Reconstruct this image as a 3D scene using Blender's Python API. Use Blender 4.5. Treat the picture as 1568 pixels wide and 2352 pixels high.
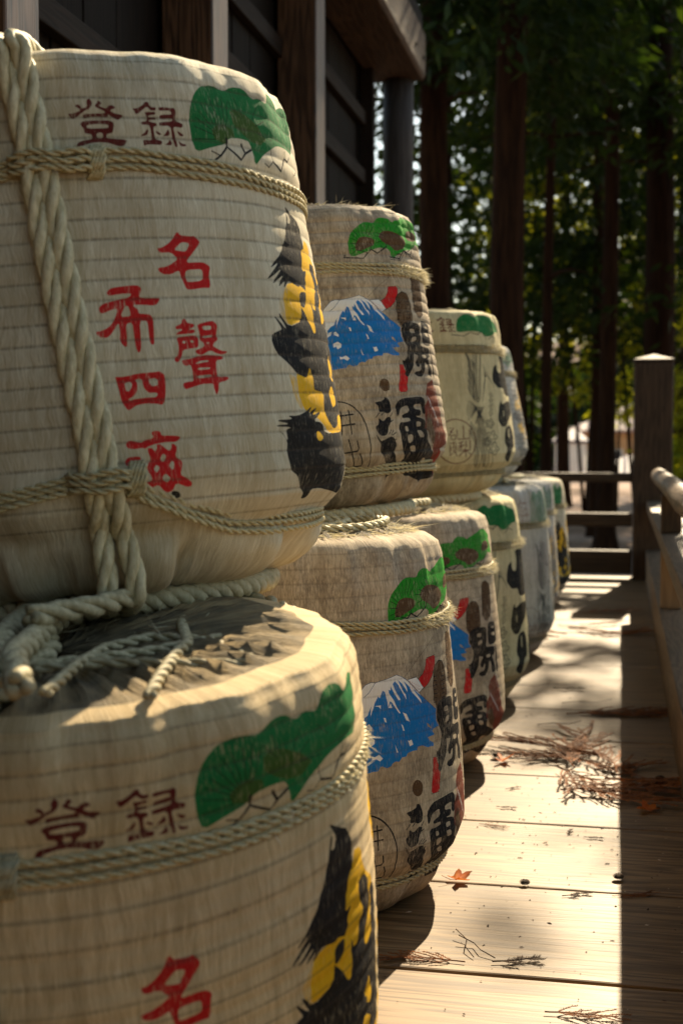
import bpy, bmesh, math, random
import numpy as np
from mathutils import Vector, Matrix, Quaternion, noise as mnoise
from mathutils.geometry import delaunay_2d_cdt
R = math.radians
rnd = random.Random(7)
for o in list(bpy.data.objects): bpy.data.objects.remove(o)
SC = bpy.context.scene
COL = SC.collection

# ------------------------------------------------------------------ camera, sky, sun, exposure
cam = bpy.data.cameras.new('camera'); camo = bpy.data.objects.new('camera', cam); COL.objects.link(camo)
SC.camera = camo
cam.sensor_fit = 'HORIZONTAL'; cam.sensor_width = 24.0; cam.lens = 24.0 * 3100 / 1568
camo.location = (0, 0, .83)
camo.rotation_euler = (R(90 - 3.003), 0, math.atan(643 / 3100))
cam.clip_start = .05; cam.clip_end = 900
cam.dof.use_dof = True; cam.dof.focus_distance = 2.15; cam.dof.aperture_fstop = 5.2; cam.dof.aperture_blades = 9
SUN = Vector((.22, 1.40, 1.0)).normalized()
w = bpy.data.worlds.new('World'); SC.world = w; w.use_nodes = True
wn = w.node_tree.nodes; wl = w.node_tree.links
sky = wn.new('ShaderNodeTexSky'); sky.sky_type = 'NISHITA'; sky.sun_disc = False
sky.sun_elevation = R(35.2); sky.sun_rotation = R(8.9); sky.air_density = 1.0; sky.dust_density = .6; sky.ozone_density = 2.0
wb = wn.new('ShaderNodeMix'); wb.data_type = 'RGBA'; wb.blend_type = 'MULTIPLY'; wb.inputs[0].default_value = 1; wb.inputs[7].default_value = (1, .89, .69, 1)   # warm white balance
wl.new(sky.outputs[0], wb.inputs[6]); wl.new(wb.outputs[2], wn['Background'].inputs[0]); wn['Background'].inputs[1].default_value = .10
sun = bpy.data.lights.new('sun', 'SUN'); suno = bpy.data.objects.new('sun', sun); COL.objects.link(suno)
sun.energy = 4.3; sun.angle = R(.5); sun.color = (1, .82, .56)
suno.rotation_euler = SUN.to_track_quat('Z', 'Y').to_euler(); suno.location = (3, 8, 9)
vs = SC.view_settings; vs.view_transform = 'Standard'; vs.look = 'None'; vs.gamma = 1; vs.exposure = 1.42
vs.use_curve_mapping = False

# ------------------------------------------------------------------ helpers
def tag(o, label=None, cat=None, group=None, kind=None):
    if label: o['label'] = label
    if cat: o['category'] = cat
    if group: o['group'] = group
    if kind: o['kind'] = kind
    return o
def empty(name, loc=(0, 0, 0), rot=(0, 0, 0)):
    o = bpy.data.objects.new(name, None); COL.objects.link(o); o.location = loc; o.rotation_euler = rot
    o.empty_display_size = .1
    return o
def link(name, me, parent=None, mats=None):
    o = bpy.data.objects.new(name, me); COL.objects.link(o)
    if parent is not None: o.parent = parent
    if mats is not None:
        for m in (mats if isinstance(mats, (list, tuple)) else [mats]): me.materials.append(m)
    return o
class MB:
    """collects verts and faces, builds one mesh"""
    def __init__(s): s.v = []; s.f = []; s.n = 0; s.mi = []; s.m = 0
    def add(s, vs_, fs_):
        b = s.n; s.v.extend(vs_); s.n += len(vs_)
        s.f.extend([tuple(i + b for i in q) for q in fs_]); s.mi.extend([s.m] * len(fs_))
    def box(s, x0, x1, y0, y1, z0, z1, jit=0, mat=None):
        p = [(x, y, z) for z in (z0, z1) for y in (y0, y1) for x in (x0, x1)]
        if jit: p = [(a + rnd.uniform(-jit, jit), b + rnd.uniform(-jit, jit), c + rnd.uniform(-jit, jit)) for a, b, c in p]
        if mat: p = [tuple(mat @ Vector(q)) for q in p]
        s.add(p, [(0, 2, 3, 1), (4, 5, 7, 6), (0, 1, 5, 4), (2, 6, 7, 3), (0, 4, 6, 2), (1, 3, 7, 5)])
    def tube(s, pts, rad, k=6, cap=True):
        pts = [Vector(p) for p in pts]; n = len(pts); vv = []; up = Vector((0, 0, 1))
        pr = None
        for i, p in enumerate(pts):
            d = (pts[min(i + 1, n - 1)] - pts[max(i - 1, 0)]); d = d.normalized() if d.length > 1e-9 else Vector((0, 0, 1))
            if pr is None:
                a = d.cross(up) if abs(d.z) < .95 else d.cross(Vector((1, 0, 0)))
            else: a = pr - d * pr.dot(d)
            if a.length < 1e-6: a = d.orthogonal()
            a.normalize(); pr = a; b = d.cross(a)
            r = rad[i] if isinstance(rad, (list, tuple)) else rad
            for j in range(k):
                t = 2 * math.pi * j / k; vv.append(tuple(p + a * (r * math.cos(t)) + b * (r * math.sin(t))))
        ff = [(i * k + j, i * k + (j + 1) % k, (i + 1) * k + (j + 1) % k, (i + 1) * k + j) for i in range(n - 1) for j in range(k)]
        if cap and k > 2: ff += [tuple(range(k))[::-1], tuple((n - 1) * k + j for j in range(k))]
        s.add(vv, ff)
    def rope(s, pts, rad, plies=2, pitch=.03, k=5, steps=8, flat=.62):
        """twisted rope: each ply a tube winding round the path"""
        P = [Vector(p) for p in pts]; L = [0]
        for i in range(1, len(P)): L.append(L[-1] + (P[i] - P[i - 1]).length)
        tot = L[-1]; n = max(4, int(tot / pitch * steps)); Pa = np.array([tuple(p) for p in P]); La = np.array(L)
        S = np.linspace(0, tot, n); C_ = np.stack([np.interp(S, La, Pa[:, c]) for c in range(3)], 1)
        if len(P) < 60:
            for _ in range(2): C_[1:-1] = (C_[:-2] + C_[1:-1] * 2 + C_[2:]) / 4
        D = np.gradient(C_, axis=0); D /= np.linalg.norm(D, axis=1)[:, None] + 1e-12
        A = np.zeros_like(D); a = np.cross(D[0], (0, 0, 1.)); 
        if np.linalg.norm(a) < .1: a = np.cross(D[0], (1., 0, 0))
        for i in range(n):
            a = a - D[i] * (a @ D[i]); a /= np.linalg.norm(a) + 1e-12; A[i] = a
        B = np.cross(D, A)
        rp = rad * (.52 if plies == 2 else .465); ro = rad - rp
        for q in range(plies):
            ph = 2 * math.pi * (S / pitch + q / plies)
            c = C_ + (A * np.cos(ph)[:, None] + B * np.sin(ph)[:, None]) * ro
            d = np.gradient(c, axis=0); d /= np.linalg.norm(d, axis=1)[:, None] + 1e-12
            rr = (A * np.cos(ph)[:, None] + B * np.sin(ph)[:, None]); rr -= d * (rr * d).sum(1)[:, None]
            rr /= np.linalg.norm(rr, axis=1)[:, None] + 1e-12; bb = np.cross(d, rr)
            ang = np.arange(k) * 2 * math.pi / k
            wob = 1 + .10 * np.sin(S * 90 + q * 2) * np.cos(S * 37)
            V = c[:, None, :] + (rr[:, None, :] * np.cos(ang)[None, :, None] + bb[:, None, :] * np.sin(ang)[None, :, None] * 1.12) * (rp * wob)[:, None, None]
            ff = [(i * k + j, i * k + (j + 1) % k, (i + 1) * k + (j + 1) % k, (i + 1) * k + j) for i in range(n - 1) for j in range(k)]
            ff += [tuple(range(k))[::-1], tuple((n - 1) * k + j for j in range(k))]
            s.add([tuple(x) for x in V.reshape(-1, 3)], ff)
    def mesh(s, name, smooth=False):
        me = bpy.data.meshes.new(name); me.from_pydata([tuple(p) for p in s.v], [], s.f); 
        me.polygons.foreach_set('material_index', s.mi)
        if smooth: me.polygons.foreach_set('use_smooth', [True] * len(me.polygons))
        me.update(); return me
    def build(s, name, mat, parent=None, smooth=False):
        return link(name, s.mesh(name, smooth), parent, mat)
def bevel(o, w_=.004, seg=2):
    m = o.modifiers.new('bevel', 'BEVEL'); m.width = w_; m.segments = seg; m.limit_method = 'ANGLE'; m.angle_limit = R(35)
    return o

# ------------------------------------------------------------------ materials
class N:
    def __init__(s, name):
        s.m = bpy.data.materials.new(name); s.m.use_nodes = True; s.t = s.m.node_tree; s.n = s.t.nodes
        s.b = s.n['Principled BSDF']
    def __call__(s, typ, **k):
        nd = s.n.new('ShaderNode' + typ)
        for a, v in k.items():
            if a.startswith('i_'): nd.inputs[a[2:].replace('_', ' ')].default_value = v
            else: setattr(nd, a, v)
        return nd
    def l(s, a, b): s.t.links.new(a, b)
    def noise(s, vec, scale, detail=3, rough=.55, sc3=(1, 1, 1)):
        mp = s('Mapping'); mp.inputs['Scale'].default_value = sc3; s.l(vec, mp.inputs[0])
        nz = s('TexNoise'); nz.inputs['Scale'].default_value = scale; nz.inputs['Detail'].default_value = detail
        nz.inputs['Roughness'].default_value = rough; s.l(mp.outputs[0], nz.inputs[0]); return nz.outputs[0]
    def ramp(s, fac, stops):
        r = s('ValToRGB'); e = r.color_ramp.elements
        while len(e) < len(stops): e.new(.5)
        for x, (p, c) in zip(e, stops):
            x.position = p; x.color = (*c, 1) if not isinstance(c, (int, float)) else (c, c, c, 1)
        s.l(fac, r.inputs[0]); return r.outputs[0]
    def mix(s, fac, a, b, mode='MIX'):
        x = s('Mix', data_type='RGBA', blend_type=mode)
        for i, v in ((0, fac), (6, a), (7, b)):
            if hasattr(v, 'is_linked') or hasattr(v, 'links'): s.l(v, x.inputs[i])
            elif i == 0: x.inputs[0].default_value = v
            else: x.inputs[i].default_value = (*v, 1)
        return x.outputs[2]
    def math(s, op, a, b=None, c=None):
        x = s('Math', operation=op)
        for i, v in enumerate((a, b, c)):
            if v is None: continue
            if isinstance(v, (int, float)): x.inputs[i].default_value = v
            else: s.l(v, x.inputs[i])
        return x.outputs[0]
    def bump(s, h, dist, strength=1.0, nrm=None):
        b = s('Bump'); b.inputs['Distance'].default_value = dist; b.inputs['Strength'].default_value = strength
        s.l(h, b.inputs['Height'])
        if nrm: s.l(nrm, b.inputs['Normal'])
        s.l(b.outputs[0], s.b.inputs['Normal']); return b.outputs[0]
    def fin(s, col=None, rough=.7, spec=.3):
        if col is not None:
            if isinstance(col, tuple): s.b.inputs['Base Color'].default_value = (*col, 1)
            else: s.l(col, s.b.inputs['Base Color'])
        s.b.inputs['Roughness'].default_value = rough
        s.b.inputs['Specular IOR Level'].default_value = spec
        return s.m

STYLE = dict(
    A=dict(c1=(.56, .49, .34), c2=(.78, .72, .56), dirt=(.38, .29, .155), speck=.0),
    B=dict(c1=(.47, .38, .26), c2=(.74, .61, .43), dirt=(.25, .18, .11), speck=.85),
    C=dict(c1=(.60, .50, .26), c2=(.82, .71, .42), dirt=(.36, .29, .15), speck=.15),
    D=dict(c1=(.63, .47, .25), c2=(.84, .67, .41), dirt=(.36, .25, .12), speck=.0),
    G=dict(c1=(.47, .44, .37), c2=(.66, .63, .56), dirt=(.24, .21, .16), speck=.2))
INK = dict(maroon=(.10, .008, .008), red=(.50, .008, .012), black=(.012, .012, .016), yellow=(.72, .40, .006), yellow_pale=(.72, .40, .01),
           green=(.003, .14, .036), olive=(.035, .09, .014), rib=(.003, .016, .006), brown=(.11, .065, .032), snow=(.82, .80, .74),
           blue=(.004, .17, .50), blue_line=(.015, .07, .16), redbrown=(.17, .035, .02), white=(.75, .74, .70), inkline=(.022, .026, .028), paper=None)
INKB = dict(INK); INKB.update(green=(.012, .24, .015), brown=(.085, .045, .02))
_mc = {}
def straw(style, ink=None):
    """woven straw matting; ink soaks into the same weave and is worn off it in places"""
    if ink == 'paper': ink = None
    key = (style, ink)
    if key in _mc: return _mc[key]
    st = STYLE[style]; n = N('straw_matting_%s%s' % ({'A': 'cream', 'B': 'weathered', 'C': 'pale', 'D': 'golden', 'G': 'grey'}[style], '_' + ink if ink else ''))
    uv = n('UVMap', uv_map='uv').outputs[0]; rp = n('UVMap', uv_map='ridge').outputs[0]
    oi = n('ObjectInfo').outputs['Random']
    off = n('CombineXYZ'); n.l(n.math('MULTIPLY', oi, 37.), off.inputs[0]); n.l(n.math('MULTIPLY', oi, 11.), off.inputs[1])
    ad = n('VectorMath', operation='ADD'); n.l(uv, ad.inputs[0]); n.l(off.outputs[0], ad.inputs[1]); V = ad.outputs[0]
    wz = n('TexNoise'); wz.inputs['Scale'].default_value = 26; wz.inputs['Detail'].default_value = 3; n.l(V, wz.inputs[0])
    wv_ = n('VectorMath', operation='MULTIPLY_ADD'); n.l(wz.outputs[1], wv_.inputs[0]); wv_.inputs[1].default_value = (.016, .02, 0); n.l(V, wv_.inputs[2]); W_ = wv_.outputs[0]
    fib = n.noise(W_, 1.0, 4, .7, (640, 34, 1))          # vertical fibres
    fib2 = n.noise(W_, 1.0, 4, .75, (97, 7, 1))
    big = n.noise(V, 1.0, 4, .6, (7, 5, 1))
    strk = n.noise(V, 1.0, 3, .6, (22, 1.6, 1))
    col = n.mix(n.ramp(fib, [(.38, 0), (.60, 1)]), st['c1'], st['c2'])
    col = n.mix(n.math('MULTIPLY', n.ramp(fib2, [(.45, 0), (.65, 1)]), .42), col, st['dirt'])
    col = n.mix(n.math('MULTIPLY', n.ramp(strk, [(.50, 0), (.68, 1)]), .38), col, st['dirt'])
    col = n.mix(n.math('MULTIPLY', n.ramp(big, [(.46, 0), (.70, 1)]), .5), col, st['dirt'])
    if st['speck']:
        sp = n.noise(V, 1.0, 4, .75, (260, 90, 1)); 
        md = n.noise(V, 1.0, 3, .6, (16, 14, 1))
        f = n.math('MULTIPLY', n.ramp(n.math('ADD', n.math('MULTIPLY', sp, .6), n.math('MULTIPLY', md, .5)), [(.50, 0), (.64, 1)]), .62 * st['speck'])
        col = n.mix(f, col, (.10, .075, .055))
    # the sewn lines between the ribs: dark stitches, with crease shade painted in
    sx = n('SeparateXYZ'); n.l(rp, sx.inputs[0]); fr = n.math('FRACT', sx.outputs[1])
    dd = n.math('MINIMUM', fr, n.math('SUBTRACT', 1., fr)); dd = n.math('ADD', dd, n.math('MULTIPLY', n.math('SUBTRACT', n.noise(V, 1.0, 3, .6, (60, 20, 1)), .5), .10))
    line = n.math('MULTIPLY', n.ramp(dd, [(.02, 1), (.11, 0)]), n.ramp(n.noise(V, 1.0, 3, .6, (5, 30, 1)), [(.30, .4), (.52, 1)]))
    dots = n.ramp(n.noise(W_, 1.0, 3, .6, (430, 12, 1)), [(.36, .3), (.58, 1)])
    seam = n.math('MULTIPLY', n.math('MULTIPLY', line, dots), {'A': .55, 'D': .5, 'B': .3, 'C': .0, 'G': .4}[style])
    if ink:
        k = (INKB if style == 'B' else INK)[ink]
        wear = n.noise(V, 1.0, 4, .7, (420, 60, 1)); wb = n.noise(V, 1.0, 3, .6, (9, 12, 1))
        thr = {'A': (.31, .46), 'D': (.31, .46), 'B': (.34, .48), 'C': (.36, .52), 'G': (.44, .6)}[style]
        if ink == 'yellow_pale': thr = (.46, .62)
        if ink in ('inkline', 'rib', 'blue_line', 'snow'): thr = (.2, .34)
        if style == 'C' and ink != 'inkline': thr = (.30, .44)
        m = n.ramp(n.math('ADD', n.math('MULTIPLY', wear, .72), n.math('MULTIPLY', wb, .28)), [(thr[0], .12), (thr[1], .97)])
        kk = n.mix(n.ramp(fib, [(.3, 0), (.75, 1)]), k, tuple(min(1, c * 1.3 + .003) for c in k))
        if ink == 'black': kk = n.mix(n.ramp(big, [(.45, 0), (.65, 1)]), (.004, .007, .014), (.010, .008, .007))
        col = n.mix(m, col, kk)
    col = n.mix(seam, col, (.07, .055, .04))
    n.bump(n.math('ADD', n.math('MULTIPLY', fib, .7), n.math('MULTIPLY', fib2, .5)), .0021, 1.0)
    n.b.inputs['Sheen Weight'].default_value = 0
    _mc[key] = n.fin(col, .85 if ink else .78, .06 if ink else .15)
    return _mc[key]
def simple(name, c1, c2, scale=(40, 40, 40), rough=.8, spec=.2, bump=.001, extra=None, contrast=(.35, .65), coord='Object'):
    n = N(name); tc = n('TexCoord').outputs[coord]
    a = n.noise(tc, 1.0, 5, .6, scale); 
    col = n.mix(n.ramp(a, [(contrast[0], 0), (contrast[1], 1)]), c1, c2)
    r = n('ObjectInfo').outputs['Random']
    col = n.mix(n.math('MULTIPLY', r, .35), col, tuple(x * .6 for x in c1))
    if bump: n.bump(a, bump, .9)
    return n.fin(col, rough, spec)
def wood(name, c1, c2, c3, axis='X', rough=.75, spec=.3, grain=1.0, var=.3, knots=True, bump=.0012):
    n = N(name); tc = n('TexCoord').outputs['Object']
    r = n('ObjectInfo').outputs['Random']; off = n('CombineXYZ'); n.l(n.math('MULTIPLY', r, 19.), off.inputs[0]); n.l(n.math('MULTIPLY', r, 7.), off.inputs[1]); n.l(n.math('MULTIPLY', r, 13.), off.inputs[2])
    ad = n('VectorMath', operation='ADD'); n.l(tc, ad.inputs[0]); n.l(off.outputs[0], ad.inputs[1]); V = ad.outputs[0]
    al, ac = 1.1, 15.
    s3 = dict(X=(al, ac, ac), Y=(ac, al, ac), Z=(ac, ac, al))[axis]
    wv = n.noise(V, 1.0, 3, .5, s3)
    rings = n('Math', operation='SINE'); n.l(n.math('MULTIPLY', wv, 62.), rings.inputs[0])
    fine = n.noise(V, 1.0, 4, .65, tuple(x * (5 if x > 5 else 2.5) for x in s3))
    f = n.math('ADD', n.math('MULTIPLY', n.math('ADD', n.math('MULTIPLY', rings.outputs[0], .5), .5), .35 * grain), n.math('MULTIPLY', fine, .75))
    col = n.mix(n.ramp(f, [(.28, 0), (.78, 1)]), c1, c2)
    blot = n.noise(V, 1.0, 4, .6, (2.6, 2.6, 2.6)); col = n.mix(n.math('MULTIPLY', n.ramp(blot, [(.45, 0), (.7, 1)]), .5), col, c3)
    col = n.mix(n.math('MULTIPLY', r, var), col, c3)
    if knots:
        vo = n('TexVoronoi'); mp = n('Mapping'); mp.inputs['Scale'].default_value = dict(X=(2.2, 7, 7), Y=(7, 2.2, 7), Z=(7, 7, 2.2))[axis]
        n.l(V, mp.inputs[0]); n.l(mp.outputs[0], vo.inputs[0]); vo.inputs['Scale'].default_value = 1
        col = n.mix(n.ramp(vo.outputs['Distance'], [(.02, .7), (.075, 0)]), col, tuple(x * .35 for x in c1))
    n.bump(f, bump, .8)
    return n.fin(col, rough, spec)
M = {}
M['deck'] = wood('deck_wood', (.095, .055, .022), (.29, .185, .085), (.125, .075, .032), 'X', rough=.5, spec=.4, var=.35, grain=1.0, bump=.0015)
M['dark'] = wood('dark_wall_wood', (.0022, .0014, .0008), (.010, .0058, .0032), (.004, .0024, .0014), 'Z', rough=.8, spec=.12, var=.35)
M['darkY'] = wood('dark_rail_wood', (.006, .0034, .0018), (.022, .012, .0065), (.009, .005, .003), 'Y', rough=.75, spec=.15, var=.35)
M['post'] = wood('post_wood', (.022, .011, .006), (.13, .068, .036), (.035, .018, .010), 'Z', rough=.38, spec=.4, var=.1, bump=.0010, knots=False)
M['postend'] = wood('grey_post_wood', (.022, .017, .015), (.065, .054, .050), (.03, .025, .022), 'Z', rough=.7, var=.1)
M['beam'] = wood('beam_wood', (.024, .012, .0055), (.10, .056, .028), (.032, .017, .009), 'Y', rough=.7, bump=.004)
M['railX'] = wood('rail_wood_cross', (.022, .011, .0045), (.085, .048, .021), (.03, .016, .0075), 'X', rough=.55)
M['railY'] = wood('rail_wood_along', (.085, .055, .030), (.24, .165, .10), (.09, .062, .038), 'Y', rough=.5)
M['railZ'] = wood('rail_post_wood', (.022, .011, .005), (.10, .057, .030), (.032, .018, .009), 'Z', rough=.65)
M['railO'] = wood('rail_post_wood_lit', (.20, .115, .055), (.34, .21, .11), (.18, .11, .06), 'Z', rough=.6)  # lit copy of the post wood: warm light put into its colour
M['rope'] = simple('straw_rope', (.50, .43, .25), (.78, .71, .48), (160, 160, 60), .62, .3, .0012)
M['ropegrey'] = simple('old_straw_rope', (.32, .27, .155), (.60, .53, .34), (140, 140, 60), .7, .25, .0014)
M['cord'] = simple('straw_cord', (.46, .38, .19), (.74, .65, .41), (260, 260, 260), .6, .3, .0006)
M['fray'] = simple('loose_straw', (.55, .48, .27), (.82, .76, .56), (60, 60, 60), .6, .3, 0)
M['fray'] = None
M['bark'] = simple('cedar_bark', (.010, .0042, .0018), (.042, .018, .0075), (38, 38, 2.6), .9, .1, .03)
M['stone'] = simple('grey_stone', (.16, .16, .15), (.30, .29, .27), (9, 9, 9), .9, .2, .01)
M['needle'] = simple('dry_cedar_sprig', (.11, .036, .010), (.36, .13, .03), (30, 30, 30), .7, .2, 0)
M['twig'] = simple('dark_twig', (.035, .022, .014), (.11, .07, .045), (60, 60, 60), .8, .15, 0)
M['chip'] = simple('pale_chip', (.40, .33, .24), (.62, .55, .44), (60, 60, 60), .8, .15, 0)
def leafmat(name, c1, c2, trans=.45, coord='Object', sc=(3, 3, 3)):
    n = N(name); tc = n('TexCoord').outputs[coord]
    a = n.noise(tc, 1.0, 4, .6, sc)
    col = n.mix(n.ramp(a, [(.35, 0), (.65, 1)]), c1, c2)
    n.l(col, n.b.inputs['Base Color']); n.b.inputs['Roughness'].default_value = .6; n.b.inputs['Specular IOR Level'].default_value = .15
    tr = n('BsdfTranslucent'); n.l(n.mix(1.0, col, (2.6, 2.2, .5) if coord == 'Object' and sc[0] < 10 else (1, .95, .8), 'MULTIPLY'), tr.inputs[0])
    ms = n('MixShader'); ms.inputs[0].default_value = trans; n.l(n.b.outputs[0], ms.inputs[1]); n.l(tr.outputs[0], ms.inputs[2])
    out = n.n['Material Output']; n.l(ms.outputs[0], out.inputs[0]); return n.m
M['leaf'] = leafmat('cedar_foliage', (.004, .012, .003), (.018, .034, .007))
M['leaf2'] = leafmat('lit_foliage', (.07, .11, .010), (.20, .22, .025), .6)  # leaf colour brightened to look sunlit where the sun is blocked
M['fray'] = leafmat('loose_straw', (.52, .46, .30), (.78, .74, .60), .3, sc=(60, 60, 60))
M['maple'] = leafmat('maple_leaf', (.50, .10, .012), (.62, .20, .03), .35, sc=(60, 60, 60))
def groundmat():
    n = N('leaf_litter_ground'); tc = n('TexCoord').outputs['Object']
    a = n.noise(tc, 1.0, 6, .75, (5, 5, 5)); b = n.noise(tc, 1.0, 3, .5, (.22, .22, .22)); c = n.noise(tc, 1.0, 3, .7, (30, 30, 30))
    col = n.mix(n.ramp(a, [(.38, 0), (.62, 1)]), (.06, .035, .022), (.26, .16, .10))
    col = n.mix(n.ramp(b, [(.42, 0), (.6, 1)]), col, (.46, .33, .26)); col = n.mix(n.math('MULTIPLY', c, .4), col, (.14, .08, .055))
    n.bump(a, .04, 1.0); return n.fin(col, .9, .15)
M['ground'] = groundmat()
M['tile'] = simple('roof_tile', (.26, .17, .15), (.42, .30, .27), (4, 4, 4), .6, .3, .01)
M['tile2'] = simple('slate_roof', (.11, .09, .12), (.17, .145, .18), (4, 4, 4), .6, .3, .01)
M['plaster'] = simple('ochre_plaster', (.42, .25, .12), (.52, .33, .18), (2, 2, 2), .9, .2, 0)
M['white'] = simple('white_plaster', (.66, .63, .57), (.76, .73, .67), (2, 2, 2), .8, .2, 0)
def glassmat():
    n = N('window_glass'); return n.fin((.03, .04, .05), .08, .6)
M['glass'] = glassmat()
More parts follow.
